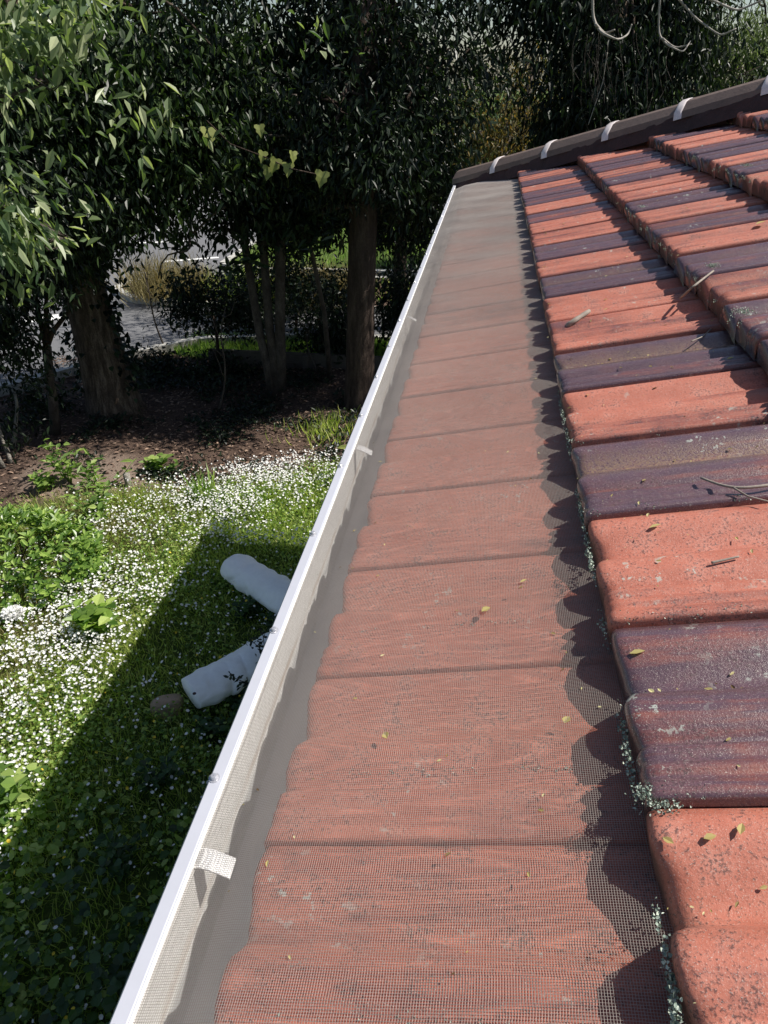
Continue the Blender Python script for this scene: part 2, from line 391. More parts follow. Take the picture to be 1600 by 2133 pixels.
for row in range(-1, NROW):
    for k in range(-4, 24):
        u0 = row*GA-(.014 if row == -1 else 0); v0 = k*TW
        if v0 > hip_v(u0)+.05: continue
        if row >= 5 and k < -1: continue
        r = random.Random(row*1000+k)
        cross = v0+TW+.02 > hip_v(u0+.41)-.02
        me = (TME if row < 0 else TM0 if row == 0 else TM)[r.randrange(4)]
        if cross:
            bm = bmesh.new(); bm.from_mesh(me)
            # hip line in tile coordinates: v = HIPL - (u0+x)cp - v0
            nrm = Vector((cp, 1, 0)).normalized(); p0 = Vector((0, HIPL-u0*cp-v0-.015, 0))
            bmesh.ops.bisect_plane(bm, geom=bm.verts[:]+bm.edges[:]+bm.faces[:], plane_co=p0, plane_no=nrm, clear_outer=True)
            if len(bm.faces) < 3: bm.free(); continue
            me = bpy.data.meshes.new('roof_tile'); bm.to_mesh(me); bm.free(); me.materials.append(M['tile'])
        o = bpy.data.objects.new('roof_tile', me); COL.objects.link(o); o.parent = house
        jit = Matrix.Translation((r.uniform(-.003, .003), r.uniform(-.0008, .0008), r.uniform(-.0012, .0012))) @ Matrix.Rotation(r.uniform(-.006, .006), 4, 'X')
        o.matrix_local = hinv @ RM @ Matrix.Translation((u0, v0, 0)) @ jit
        g = r.random()
        ty = (.02+.2*r.random()) if g < .5 else (.3 if g < .64 else .72+.25*r.random())
        du = (1. if r.random() < .2 else .15*r.random())
        if row == 0 and k in row1: ty, du = row1[k]
        if row == 1 and k in row2: ty, du = row2[k]
        if row == -1: ty = r.choice((-.25, -.12, .0, .15, -.2)); du = .1; o.matrix_local = hinv @ RM @ Matrix.Translation((u0, v0, 0))
        o.color = (ty, du, r.uniform(.35, .7), 1); tile_n += 1
# battens and boarding under the tiles, with the hidden end slope
mb = MB()
def P(u, v, n): return roof_pt(u, v, n)
uT = 3.6
mb.add([P(-.30, -3.4, -.095), P(-.30, HIPL+.27, -.095), P(uT, HIPL-uT*cp-.02, -.095), P(uT, -3.4, -.095)], [(0, 1, 2, 3)])
a = P(-.30, HIPL+.27, -.095); bq = P(uT, HIPL-uT*cp-.02, -.095)
mb.add([a, np.array([7.2, a[1], a[2]]), np.array([7.2, bq[1], bq[2]]), bq], [(0, 1, 2, 3)])
mb.add([bq, np.array([7.2, bq[1], bq[2]]), np.array([7.2, -3.4, bq[2]]), P(uT, -3.4, -.095)], [(0, 1, 2, 3)])
o = mb.build('roof_boarding', M['underlay'], house); o.matrix_local = hinv
# upper rows outside the picture are left as boarding; walls and soffit
mb = MB(); mb.box((.14, -3.4, -2.99), (7.0, 4.6, -.32)); o = mb.build('house_wall', M['wall'], house); o.matrix_local = hinv
mb = MB(); mb.box((-.27, -3.4, -.30), (.139, 5.04, -.285)); o = mb.build('soffit', M['wall'], house); o.matrix_local = hinv
mb = MB(); mb.box((-.288, -3.4, -.30), (-.272, 5.05, -.165)); o = mb.build('fascia_board', M['wall'], house); o.matrix_local = hinv

# gutter: profile in (x, z) extruded along the eave
LX, LZ, GEND = -.400, -.142, 5.06; DX = .0103
pr = [(-.3975, LZ-.006), (-.399, LZ-.001), (-.404, LZ), (-.409, LZ-.002), (-.4115, LZ-.012), (-.411, LZ-.03), (-.408, LZ-.06), (-.404, LZ-.115), (-.400, LZ-.120), (-.300, LZ-.126), (-.293, LZ-.12), (-.291, LZ-.012),
      (-.293, LZ-.012), (-.2955, LZ-.117), (-.301, LZ-.1225), (-.394, LZ-.117), (-.3965, LZ-.112), (-.3975, LZ-.06), (-.3985, LZ-.03), (-.3990, LZ-.016), (-.3990, LZ-.014), (-.3988, LZ-.012), (-.3984, LZ-.010), (-.3980, LZ-.008)]
pr = [(x+(DX if x < -.35 else 0), z) for x, z in pr]
ys = np.linspace(-3.4, GEND, 60)
G = np.array([[(x, y, z) for (x, z) in pr] for y in ys]); mb = MB(); mb.grid(G, True)
n = len(pr); mb.f.append(tuple(range(n))[::-1]); mb.f.append(tuple((len(ys)-1)*n+j for j in range(n)))
gut = mb.build('gutter', M['gutter'], house); gut.matrix_local = hinv
mb = MB(); mb.box((-.399, GEND-.004, LZ-.122), (-.292, GEND+.004, LZ-.002)); o = mb.build('gutter_end', M['gutter'], gut)
for y in (-.97, -0.013, 0.897, 1.840, 2.660, 3.85):
    mb = MB(); ww = .0105
    Pth = [(-.400, LZ-.004), (-.393, LZ-.0015), (-.383, LZ-.004), (-.372, LZ-.009), (-.364, LZ-.013)]
    rows = []
    for (x, z) in [(x+DX, z) for x, z in Pth]: rows.append([(x, y-ww, z), (x, y-ww*.35, z+.0022), (x, y+ww*.35, z+.0022), (x, y+ww, z), (x, y+ww, z-.002), (x, y-ww, z-.002)])
    mb.grid(np.array(rows), True); o = mb.build('gutter_bracket', M['bracket'], gut)

# gutter guard: woven wire sheet from under the second course down to the lip
def guard_profile(s):
    """s metres down-slope from the tuck -> (x, z)"""
    return np.interp(s, GS, GX), np.interp(s, GS, GZ)
pts = []
for u in np.linspace(.07, -GA-.002, 14):
    q = roof_pt(u, 0, -(u+GA)*STEP/GA+.0055); pts.append((q[0], q[2]))
pts += [(-.342, -.1225), (-.366, -.1310), (-.382, -.1365), (-.3915, LZ+.0022)]
pts = np.array(pts); seg = np.linalg.norm(np.diff(pts, axis=0), axis=1); GS = np.concatenate([[0], np.cumsum(seg)]); GX, GZ = pts[:, 0], pts[:, 1]
def guard_pos(S, Y):
    x, z = guard_profile(S)
    amp = np.clip(S/.08, 0, 1)*np.clip((GS[-1]-S)/.06, 0, 1)
    wv = .0018*np.sin(Y*6.3+S*6+1.5*np.sin(Y*1.7))+.0010*np.sin(Y*19.7+1.3-S*11)+.0013*np.sin(Y*4.1+S*23)
    wv = wv+.0022+np.where(S < .07, 0, .0)
    return np.stack([x-sp*wv*amp, Y, z+cp*wv*amp], -1)
Y0, Y1 = -.55, 4.80; pitch = .0021; wr = .00021
Vs = []; Fs = []; base = 0
def wires(Pl, r):
    """Pl (m wires, k points, 3) -> triangular prisms"""
    global base
    m, k = Pl.shape[:2]
    T = unit(np.gradient(Pl, axis=1)); up = np.array([-sp, 0, cp]); S = unit(np.cross(T, up)); N = np.cross(S, T)
    R = np.stack([Pl+N*r, Pl-N*r*.5+S*r*.87, Pl-N*r*.5-S*r*.87], 2)     # m,k,3,3
    idx = base+np.arange(m*k*3).reshape(m, k, 3)
    for a, b in ((0, 1), (1, 2), (2, 0)):
        Fs.append(np.stack([idx[:, :-1, a], idx[:, :-1, b], idx[:, 1:, b], idx[:, 1:, a]], -1).reshape(-1, 4))
    Vs.append(R.reshape(-1, 3)); base += m*k*3
sw = np.arange(.004, GS[-1], pitch); yw = np.linspace(Y0, Y1, 80)
SS, YY = np.meshgrid(sw, yw, indexing='ij'); wires(guard_pos(SS, YY), wr)
yc = np.arange(Y0, Y1, pitch); sc_ = np.concatenate([np.linspace(0, .38, 12), GS[-5:]+0.0]); sc_ = np.unique(np.round(sc_, 5))
YY, SS = np.meshgrid(yc, sc_, indexing='ij'); YY = YY+.002*np.sin(SS*14+YY*3); wires(guard_pos(SS, YY), wr*.95)
guard = link('gutter_guard', np_mesh('gutter_guard', np.concatenate(Vs), Fs, True), M['wire'], house)
guard.matrix_local = hinv; guard['kind'] = 'stuff'; guard['label'] = 'woven grey wire mesh sheet over the gutter'
# trim strip with screws along the lip
mb = MB()
tpx = [(-.4150, LZ-.012), (-.4150, LZ+.004), (-.413, LZ+.0068), (-.4005, LZ+.0074), (-.3990, LZ+.0062), (-.3990, LZ+.0042), (-.4105, LZ+.0032), (-.4125, LZ-.012)]
ys = np.linspace(-3.4, GEND, 30); mb.grid(np.array([[(x+DX, y, z) for x, z in tpx] for y in ys]), True)
trim = mb.build('trim_strip', M['trim'], guard)
mb = MB(); mb.tube(np.array([(-.3975+DX, y, LZ+.0058) for y in np.linspace(-3.4, GEND, 60)]), .0017, 8); mb.build('trim_bead', M['bracket'], guard)
def screw_mesh():
    mb = MB(); G = []
    for r_, z in ((.0062, 0), (.0062, .0012), (.0044, .0014), (.0040, .0042), (.0030, .0052), (.0004, .0055)):
        G.append([(r_*math.cos(a), r_*math.sin(a), z) for a in np.linspace(0, 2*math.pi, 12, endpoint=False)])
    mb.grid(np.array(G), True); me = bpy.data.meshes.new('screw'); me.from_pydata(np.concatenate(mb.v).tolist(), [], mb.f); me.materials.append(M['screw'])
    return me
sm = screw_mesh()
for i in range(21):
    o = bpy.data.objects.new('screw', sm); COL.objects.link(o); o.parent = guard
    o.location = (-.4088+DX, -.17+i*.2405, LZ+.0069); o.rotation_euler = (0, -.05, i*1.3)

# hip ridge caps
hd = np.array([1, -1, tp*1.04]); hd = hd/np.linalg.norm(hd); hw = unit(np.array([1., 1., 0])); hn = np.cross(hd, hw); hn = hn if hn[2] > 0 else -hn
H0 = np.array([-.40, HIPL+.40, -.40*tp])
capprof = [(-.105, -.010), (-.096, .022), (-.056, .062), (-.026, .074), (0, .077), (.026, .074), (.056, .062), (.096, .022), (.105, -.010)]
def hipP(s, a, b): return H0+hd*s+hw*a+hn*b
CAPL = .44
def ring(s, scale, lift=0):
    return [hipP(s, a*scale, b*scale+lift) for a, b in capprof]
for i in range(11):
    s0 = .09 if i == 0 else .47+(i-1)*CAPL; s1 = .52 if i == 0 else s0+CAPL+.05
    mb = MB(); rows = []
    for s, k in ((s0, 1.05), (s0+.05, 1.04), (s0+.1, 1.02), (s1-.02, .93), (s1, .92)):
        rows.append(ring(s, k))
    inner = [[hipP(s0+.001, a*.9, b*.9-.006) for a, b in capprof]]
    mb.grid(np.array(inner+rows)); cap = mb.build('ridge_cap', M['cap'], house, False); cap.matrix_local = hinv
    if i == 0: continue
    mb = MB(); rows = []
    for s, k in ((s0-.010, 1.05), (s0-.010, 1.08), (s0-.005, 1.11), (s0+.004, 1.10), (s0+.024, 1.10), (s0+.032, 1.06), (s0+.034, 1.03)):
        rows.append(ring(s, k))
    mb.grid(np.array(rows)); mb.build('ridge_collar', M['collar'], cap, True)
mb = MB(); rows = []
for s in np.linspace(.10, 4.4, 80):
    j = .006*math.sin(s*40)+.004*math.sin(s*91)
    rows.append([hipP(s, -.135-j, -.075), hipP(s, -.112-j, -.030), hipP(s, -.092, .012), hipP(s, .092, .012), hipP(s, .150, -.06)])
mb.grid(np.array(rows)); o = mb.build('pointing', M['mortar'], house); o.matrix_local = hinv

# roof surface height for things lying on it
def roof_n(u, v):
    row = math.floor(u/GA+.0001); x = u-row*GA; t = 1-((v/TW) % 1)
    return float(prof(t))-x*STEP/GA
def on_roof(px, py):
    d = ray(px, py); n = -.02
    for _ in range(12):
        nv = np.array([-sp, 0, cp]); tt = (n-CAM@nv)/(d@nv); X = CAM+d*tt
        u = X[0]*cp+X[2]*sp; n = roof_n(u, X[1])
    return X, u, X[1]
def on_guard(px, py):
    d = ray(px, py); best = None
    for tt in np.linspace(.2, 6, 4000):
        X = CAM+d*tt
        z = np.interp(-X[0], -GX, GZ)
        if X[2] < z+.0045: return np.array([X[0], X[1], z+.0045])
    return None

# lichen crust along the noses and joints
parts = []
def flakes(cen, spread, count, size, nrm=(-sp, 0, cp)):
    count = int(count*3.2); size = size*.5
    Pq = np.asarray(cen)[None]+rng.normal(size=(count, 3))*np.asarray(spread)*[.75, .75, .55]
    Dq = rng.normal(size=(count, 3)); Nq = np.asarray(nrm)[None]+rng.normal(size=(count, 3))*.7
    parts.append(leaf_arrays(Pq, Dq, unit(Nq), rng.uniform(.5, 1.3, count)*size, rng.uniform(.6, 1.1, count)*size, .15, .1))
for v in np.arange(-.5, .95, .012):
    c = int(18*max(0, mnoise.noise(Vector((v*9, 3.1, 0)))+.15)*(1.3-v*.8)) 
    if c > 0: flakes(roof_pt(-.001, v, -.036+random.uniform(0, .018)), (.002, .008, .006), int(c*1.6), .006, (-.9, 0, .5))
for v, u, c in ((.0, .012, 90), (.004, .03, 50), (-.012, .02, 50), (0., .05, 22), (.45, .02, 30), (.45, .10, 20), (.45, .2, 40), (.675, .015, 40), (.675, .13, 24), (.675, .18, 24), (.225, .03, 24), (.226, .06, 16), (.226, .10, 22), (.226, .15, 18)):
    flakes(roof_pt(u, v+.004, -.004-u*STEP/GA), (.010, .005, .003), c, .0042)
for v in np.arange(-.6, .6, .225):
    for u in np.linspace(-.30, -.05, 30):
        if random.random() < .5: flakes(roof_pt(u, v+.003, -.006-(u+GA)*STEP/GA), (.006, .003, .002), random.randint(1, 7), .0038)
for row, v in ((1, 1.05), (1, .75), (1, .82), (1, 1.4), (2, 1.9), (1, 2.3), (2, 2.4)):
    flakes(roof_pt(row*GA+random.uniform(.02, .1), v, -.002-.05*STEP/GA), (.012, .012, .003), 70, .005)
for row in (1, 2):
    for v in np.arange(.5, 3.0, .03):
        if random.random() < .4: flakes(roof_pt(row*GA+.002, v, -.02+random.uniform(-.012, .016)), (.003, .008, .006), random.randint(2, 9), .005)
lo = leaf_object('lichen', parts, M['lichen'], house); lo.matrix_local = hinv; lo['kind'] = 'stuff'

# ------------------------------------------------------------------ ground, road, verge
GZ0 = -2.99
def ground_h(x, y):
    x = np.asarray(x, float); y = np.asarray(y, float)
    return GZ0+.02*np.sin(x*2.1+y*.7)+.015*np.sin(y*3.3-x*1.7)+.012*np.sin(x*6.1+y*5.2)
def turf_amount(x, y):
    d = np.maximum.reduce([np.zeros_like(x), 0*x])
    edge = 5.55+.5*np.clip((x+3.0)*.9, -1.2, 1.6)
    g = 1/(1+np.exp((y-edge)*5))
    g = np.maximum(g, 1/(1+np.exp(-(y-9.3)*6)))
    return g
xs = np.unique(np.concatenate([np.linspace(-160, -8, 20), np.linspace(-8, 1, 110), np.linspace(1, 160, 20)]))
ys = np.unique(np.concatenate([np.linspace(-120, -2, 16), np.linspace(-2, 10, 130), np.linspace(10, 240, 30)]))
XX, YY = np.meshgrid(xs, ys, indexing='ij'); far = (YY > 9.2) | (XX < -8.5) | (XX > 1.5) | (YY < -2.5)
ZZ = np.where(far, GZ0, ground_h(XX, YY)); V = np.stack([XX, YY, ZZ], -1); a, b = XX.shape
i = np.arange(a-1)[:, None]*b+np.arange(b-1)[None]; F = np.stack([i, i+b, i+b+1, i+1], -1).reshape(-1, 4)
me = np_mesh('ground', V.reshape(-1, 3), [F], True)
at = me.attributes.new('turf', 'FLOAT', 'POINT'); at.data.foreach_set('value', turf_amount(XX, YY).ravel().astype(np.float32))
def sunlit_dry_amount(x, y): return np.exp(-(((x+4.0)/.9)**2+((y-5.55)/.65)**2)*1.1)  # area where dry soil is painted paler as if sunlit
at = me.attributes.new('dry', 'FLOAT', 'POINT'); at.data.foreach_set('value', sunlit_dry_amount(XX, YY).ravel().astype(np.float32))
tag(link('ground', me, M['ground']), kind='structure')

def sheet(name, poly, z, mat):
    me = bpy.data.meshes.new(name); me.from_pydata([(x, y, z) for x, y in poly], [], [tuple(range(len(poly)))]); me.update()
    return tag(link(name, me, mat), kind='structure')
NEAR = [(-60, -38), (-16, -1.0), (-9.5, 4.6), (-6.1, 7.75), (-5.35, 8.9), (-4.4, 9.85), (-2.9, 10.25), (4, 10.5), (60, 11)]
sheet('road', NEAR+[(60, 30), (14, 26), (-4, 25), (-9, 27), (-60, 45)], GZ0+.022, M['asphalt'])
def strip(name, line, w, z0, z1, mat):
    L = np.array(line, float); T = unit(np.gradient(L, axis=0)); Nn = np.stack([-T[:, 1], T[:, 0]], 1)
    mb = MB(); rows = []
    for p, nn in zip(L, Nn):
        q = p+nn*w; rows.append([(p[0], p[1], z0), (p[0], p[1], z1), (q[0], q[1], z1), (q[0], q[1], z0)])
    mb.grid(np.array(rows), True)
    return tag(mb.build(name, mat), kind='structure')
strip('kerb', NEAR, -.13, GZ0-.05, GZ0+.12, M['kerb'])
VERGE = [(-6.9, 12.5), (-6.3, 11.95), (-5.2, 11.75), (0, 11.9), (40, 12.6), (40, 14.4), (0, 14.0), (-5.2, 13.7), (-6.4, 13.3), (-6.9, 12.9)]
me_z = GZ0+.10
sheet('verge', VERGE, me_z, M['ground'])
at = bpy.data.objects['verge'].data.attributes.new('turf', 'FLOAT', 'POINT'); at.data.foreach_set('value', [.35]*len(VERGE))
strip('kerb', VERGE+VERGE[:1], -.14, GZ0-.05, GZ0+.125, M['kerb'])
FARV = [(-5.6, 14.8), (-4.8, 14.5), (0, 14.7), (40, 15.4), (40, 24), (-3.5, 23), (-5.6, 17)]
sheet('verge', FARV, GZ0+.09, M['ground'])
ob = [o for o in COL.objects if o.name.startswith('verge')][-1]
at = ob.data.attributes.new('turf', 'FLOAT', 'POINT'); at.data.foreach_set('value', [1.]*len(FARV))
strip('kerb', FARV+FARV[:1], -.14, GZ0-.05, GZ0+.12, M['kerb'])
def quad_mark(c, l, w, ang):
    ca, sa = math.cos(ang), math.sin(ang)
    pts = [(c[0]+ca*a-sa*b, c[1]+sa*a+ca*b) for a, b in ((-l/2, -w/2), (l/2, -w/2), (l/2, w/2), (-l/2, w/2))]
    return sheet('road_marking', pts, GZ0+.027, M['paint'])
for c, l, w, ang in (((-7.35, 10.75), .75, .34, .5), ((-8.0, 17.2), 1.2, .14, .35), ((-9.0, 18.6), 1.2, .14, .35), ((-10.2, 20.0), 1.2, .14, .35), ((-6.6, 15.4), 1.2, .14, .5), ((-11.5, 22.5), 1.4, .2, .3)):
    quad_mark(c, l, w, ang)

# ------------------------------------------------------------------ trees
def wob(P0, P1, n=8, amp=.08, seed=0, sag=0):
    r = np.random.default_rng(seed); t = np.linspace(0, 1, n)[:, None]
    P = np.asarray(P0)*(1-t)+np.asarray(P1)*t
    k = r.normal(size=(3, 3))*amp
    for i in range(3): P = P+k[i]*np.sin(t*math.pi*(i+1))/(i+1)
    P[:, 2] -= sag*np.sin(t[:, 0]*math.pi)
    return P
def crown_leaves(blobs, L, Wd, droop=.7, fold=.18, per=26, seed=0, spread=None, density=1., gap=-.12):
    """blobs: (centre, radii, clusters). leaves grouped in sprays hanging from twig ends"""
    r = np.random.default_rng(seed); out = []
    for c, rad, ncl in blobs:
        ncl = int(ncl*density)
        q = unit(r.normal(size=(ncl, 3)))*(r.uniform(.12, 1., (ncl, 1))**.45)
        q *= 1+.22*np.sin(q[:, :1]*5+seed)*np.cos(q[:, 1:2]*6+c[0])
        cen = np.asarray(c)+q*np.asarray(rad)
        ok = np.array([mnoise.noise(Vector(x_*np.array([1.25, 1.25, 1.7])))+.25*mnoise.noise(Vector(x_*4.1)) for x_ in cen]) > gap
        q = q[ok]; cen = cen[ok]; ncl = len(q)
        if ncl == 0: continue
        outw = unit(q*np.array([1, 1, .4])+r.normal(size=q.shape)*.5)
        k = np.repeat(np.arange(ncl), per); nn = len(k)
        s = spread or L*1.5
        Pp = cen[k]+r.normal(size=(nn, 3))*s*np.array([1, 1, .8])
        D = outw[k]*.5+r.normal(size=(nn, 3))*.55+np.array([0, 0, -droop])
        Nn = r.normal(size=(nn, 3))*.6+np.array([0, 0, .9])+outw[k]*.5
        ll = L*r.uniform(.6, 1.25, nn)
        out.append(leaf_arrays(Pp, D, Nn, ll, ll*Wd/L*r.uniform(.8, 1.15, nn), fold))
    return out
def tree(name, label, base, trunk_path, radii, blobs, bark, leafm, L, Wd, droop=.7, per=26, seed=0, limbs=6, group=None, cat='tree', nseg=12, spread=None, extra=None):
    t = empty(name, tuple(base)); tag(t, label, cat, group)
    inv = Matrix.Translation(-Vector(base))
    mb = MB(); TP = np.asarray(trunk_path, float); mb.tube(TP, radii, nseg)
    o = mb.build('trunk', bark, t, True); o.data.transform(inv)
    r = np.random.default_rng(seed+5); mb = MB()
    for j in range(limbs):
        c, rad, _ = blobs[j % len(blobs)]
        s = TP[r.integers(max(1, len(TP)*2//3), len(TP))]
        e = np.asarray(c)+unit(r.normal(size=3))*np.asarray(rad)*.75
        rr = radii[-1]*r.uniform(.35, .6)
        p = wob(s, e, 9, .12*np.linalg.norm(e-s), seed*31+j); mb.tube(p, np.linspace(rr, rr*.2, 9), 6)
        for q in range(3):
            m = p[r.integers(3, 8)]; e2 = m+unit(r.normal(size=3)+np.array([0, 0, -.2]))*np.asarray(rad)*.5
            mb.tube(wob(m, e2, 6, .1, seed*77+j*9+q), np.linspace(rr*.35, rr*.1, 6), 5)
    if limbs:
        o = mb.build('limbs', bark, t, True); o.data.transform(inv)
    lv = crown_leaves(blobs, L, Wd, droop, per=per, seed=seed, spread=spread)
    if extra: lv += extra
    o = leaf_object('crown', lv, leafm, t); o.data.transform(inv)
    return t
def gz(p): return np.array([p[0], p[1], GZ0-.03])

# big fissured trunk at the left
b1 = gz((-4.5, 7.25))
t1 = np.array([b1, b1+[0, 0, .12], b1+[-.02, 0, .45], b1+[-.06, .02, 1.0], b1+[-.12, .05, 1.7], b1+[-.2, .1, 2.6], b1+[-.3, .2, 3.8], b1+[-.3, .3, 5.2]])
r1 = [.40, .33, .285, .25, .225, .21, .18, .12]
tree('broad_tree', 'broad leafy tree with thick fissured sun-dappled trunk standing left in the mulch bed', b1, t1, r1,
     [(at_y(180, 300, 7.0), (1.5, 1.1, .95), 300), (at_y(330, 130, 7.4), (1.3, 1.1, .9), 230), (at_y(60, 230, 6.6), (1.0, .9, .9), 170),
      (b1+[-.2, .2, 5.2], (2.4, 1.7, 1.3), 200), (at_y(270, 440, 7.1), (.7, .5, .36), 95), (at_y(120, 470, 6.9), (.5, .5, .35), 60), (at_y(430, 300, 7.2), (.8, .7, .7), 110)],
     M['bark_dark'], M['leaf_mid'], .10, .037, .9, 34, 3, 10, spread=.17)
# ivy hugging that trunk
iv = empty('climbing_ivy', tuple(b1+[.1, -.2, .5])); tag(iv, 'dark ivy climbing both sides of the thick fissured trunk', 'ivy')
Pq = []; Dq = []
for _ in range(520):
    h = random.uniform(.3, 2.4); a = random.choice((random.gauss(math.pi, .45), random.gauss(0, .4)))
    rr = np.interp(h, [0, .45, 1, 1.7, 2.6], [.4, .29, .25, .225, .21])+abs(random.gauss(0, .07))
    Pq.append(b1+np.array([-.06*h+math.cos(a)*rr, math.sin(a)*rr, h])); Dq.append([math.cos(a), math.sin(a)-.2, -.8])
Pq = np.array(Pq); Dq = np.array(Dq)+rng.normal(size=(520, 3))*.4
v, f = leaf_arrays(Pq, Dq, unit(rng.normal(size=(520, 3))*.4+Dq*[1, 1, 0]+[0, -.3, .4]), rng.uniform(.05, .09, 520), rng.uniform(.05, .085, 520), .1, .1, (.2, .6, 1, .7))
leaf_object('ivy_leaves', [(v-np.array(iv.location, np.float32), f)], M['leaf_dark'], iv)

# slim forked tree
b2 = gz((-4.9, 6.55)); F2 = at_y(97, 722, 6.55)
tf = tree('slim_tree', 'slim young tree with pale trunk forking into two reddish branches by the road', b2,
     np.array([b2, b2*.6+F2*.4+[.01, 0, 0], b2*.25+F2*.75, F2]), [.062, .052, .047, .05],
     [(at_y(30, 520, 6.3), (.75, .7, .45), 150), (at_y(-20, 620, 6.2), (.5, .5, .4), 90), (at_y(150, 430, 6.4), (.7, .6, .5), 90), (at_y(20, 350, 6.2), (.9, .7, .6), 130)],
     M['bark_grey'], M['leaf_dark'], .09, .028, .9, 30, 5, 0, spread=.16)
mb = MB(); inv2 = Matrix.Translation(-Vector(b2))
for tip, mid in (((68, 590), (82, 660)), ((150, 640), (110, 690)), ((95, 640), (98, 680))):
    mb.tube(np.array([F2, at_y(*mid, 6.55), at_y(tip[0], tip[1], 6.5), at_y(tip[0]+10, tip[1]-90, 6.45)]), [.036, .028, .02, .01], 7)
o = mb.build('fork_branches', M['bark_brown'], tf, True); o.data.transform(inv2)
# pale slender stems at the left edge with the dark bush over them
b3 = gz((-5.05, 5.85)); t3 = empty('leafy_bush', tuple(b3)); tag(t3, 'dark leafy bush on slender pale stems at the left edge', 'bush')
inv3 = Matrix.Translation(-Vector(b3))
for (x0, y0), (x1, y1) in (((22, 965), (0, 860)), ((8, 975), (-20, 850)), ((27, 935), (30, 860))):
    mb = MB(); p0 = at_z(x0, y0, GZ0); p1 = at_y(x1, y1, p0[1]+.1); mb.tube(wob(p0, p1+(p1-p0)*.5, 7, .02, x0), np.linspace(.026, .014, 7), 7)
    o = mb.build('stem', M['bark_pale'], t3, True); o.data.transform(inv3)
lv = crown_leaves([(at_y(-20, 760, 6.0), (.55, .6, .5), 150), (at_y(25, 830, 6.1), (.35, .4, .25), 50), (at_y(-60, 880, 5.8), (.5, .5, .4), 60)], .085, .03, .7, per=24, seed=8)
o = leaf_object('foliage', lv, M['leaf_dark'], t3); o.data.transform(inv3)

# near boughs with big lit leaves, trunk out of the frame at the left
b4 = gz((-6.2, 3.4))
tree('overhanging_tree', 'pale-leaved tree at the far left reaching sunlit leaf sprays towards the roof', b4,
     np.array([b4, b4+[.1, 0, 1.5], b4+[.3, .1, 2.6], b4+[.8, .3, 3.6]]), [.16, .13, .11, .08],
     [(at_y(40, 60, 4.7), (.36, .45, .25), 32), (at_y(5, 180, 4.6), (.30, .35, .16), 14), (at_y(-15, 440, 4.3), (.20, .3, .20), 26), (at_y(-10, 510, 4.2), (.17, .25, .12), 14), (b4+[.9, .4, 3.6], (.9, .9, .7), 80), (at_y(170, 0, 5.0), (.2, .3, .12), 7), (at_y(268, 240, 5.3), (.06, .06, .06), 2), (at_y(345, 260, 5.5), (.04, .05, .05), 1), (at_y(650, 40, 6.0), (.2, .2, .1), 5)],
     M['bark_grey'], M['leaf_near'], .125, .045, .8, 17, 12, 6)

# three-stemmed tree in the middle
b5 = gz((-2.7, 8.05)); t5 = empty('multi_stem_tree', tuple(b5)); tag(t5, 'grey tree with three slender stems rising from one base in the shaded bed', 'tree')
inv5 = Matrix.Translation(-Vector(b5))
for (tx, ty), (mx, my), rr in (((505, 480), (540, 690), .058), ((545, 470), (562, 690), .062), ((585, 440), (583, 680), .07)):
    p0 = b5+np.array([(mx-565)*.0018, .02*(mx % 5), 0]); mb = MB()
    mb.tube(np.array([p0, (p0+at_y(mx, my, 8.05))/2+[.01, 0, 0], at_y(mx, my, 8.05), at_y((mx+tx)/2, (my+ty)/2, 8.1), at_y(tx, ty, 8.15), at_y(tx-15, ty-200, 8.2)]), [rr*1.15, rr, rr*.9, rr*.85, rr*.75, rr*.4], 9)
    o = mb.build('trunk', M['bark_grey'], t5, True); o.data.transform(inv5)
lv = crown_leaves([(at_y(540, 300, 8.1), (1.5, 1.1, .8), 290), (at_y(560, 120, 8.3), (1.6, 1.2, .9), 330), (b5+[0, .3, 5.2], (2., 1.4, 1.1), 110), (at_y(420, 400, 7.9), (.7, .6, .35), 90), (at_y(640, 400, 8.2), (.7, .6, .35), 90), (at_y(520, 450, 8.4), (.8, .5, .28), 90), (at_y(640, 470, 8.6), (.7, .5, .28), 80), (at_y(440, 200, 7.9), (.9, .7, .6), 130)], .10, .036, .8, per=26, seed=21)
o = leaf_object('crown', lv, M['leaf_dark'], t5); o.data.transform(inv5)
for k, (p, q) in enumerate((((520, 260), (640, 300)), ((560, 300), (700, 240)), ((600, 200), (690, 260)), ((640, 330), (560, 220)), ((470, 430), (380, 520)), ((400, 480), (330, 580)))):
    mb = MB(); mb.tube(wob(at_y(*p, 7.3), at_y(*q, 7.2), 9, .08, 300+k), np.linspace(.018, .006, 9), 6)
    o = mb.build('branch', M['bark_grey'], t5, True); o.data.transform(inv5)

# straight brown trunk by the gutter
b6 = gz((-1.56, 7.75))
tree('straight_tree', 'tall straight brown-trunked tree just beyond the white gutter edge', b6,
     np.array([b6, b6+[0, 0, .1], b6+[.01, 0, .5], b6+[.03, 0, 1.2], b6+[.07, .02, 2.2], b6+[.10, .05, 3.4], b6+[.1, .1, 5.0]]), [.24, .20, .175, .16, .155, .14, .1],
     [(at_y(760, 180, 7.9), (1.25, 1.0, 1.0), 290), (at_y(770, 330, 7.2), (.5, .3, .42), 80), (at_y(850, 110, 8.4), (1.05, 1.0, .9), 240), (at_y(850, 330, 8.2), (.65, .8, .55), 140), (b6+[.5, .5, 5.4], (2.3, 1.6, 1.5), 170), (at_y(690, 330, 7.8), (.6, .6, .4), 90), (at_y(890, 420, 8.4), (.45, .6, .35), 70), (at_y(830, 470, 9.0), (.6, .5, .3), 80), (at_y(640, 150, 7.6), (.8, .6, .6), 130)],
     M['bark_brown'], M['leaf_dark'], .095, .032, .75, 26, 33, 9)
b7 = gz((-1.45, 11.0))
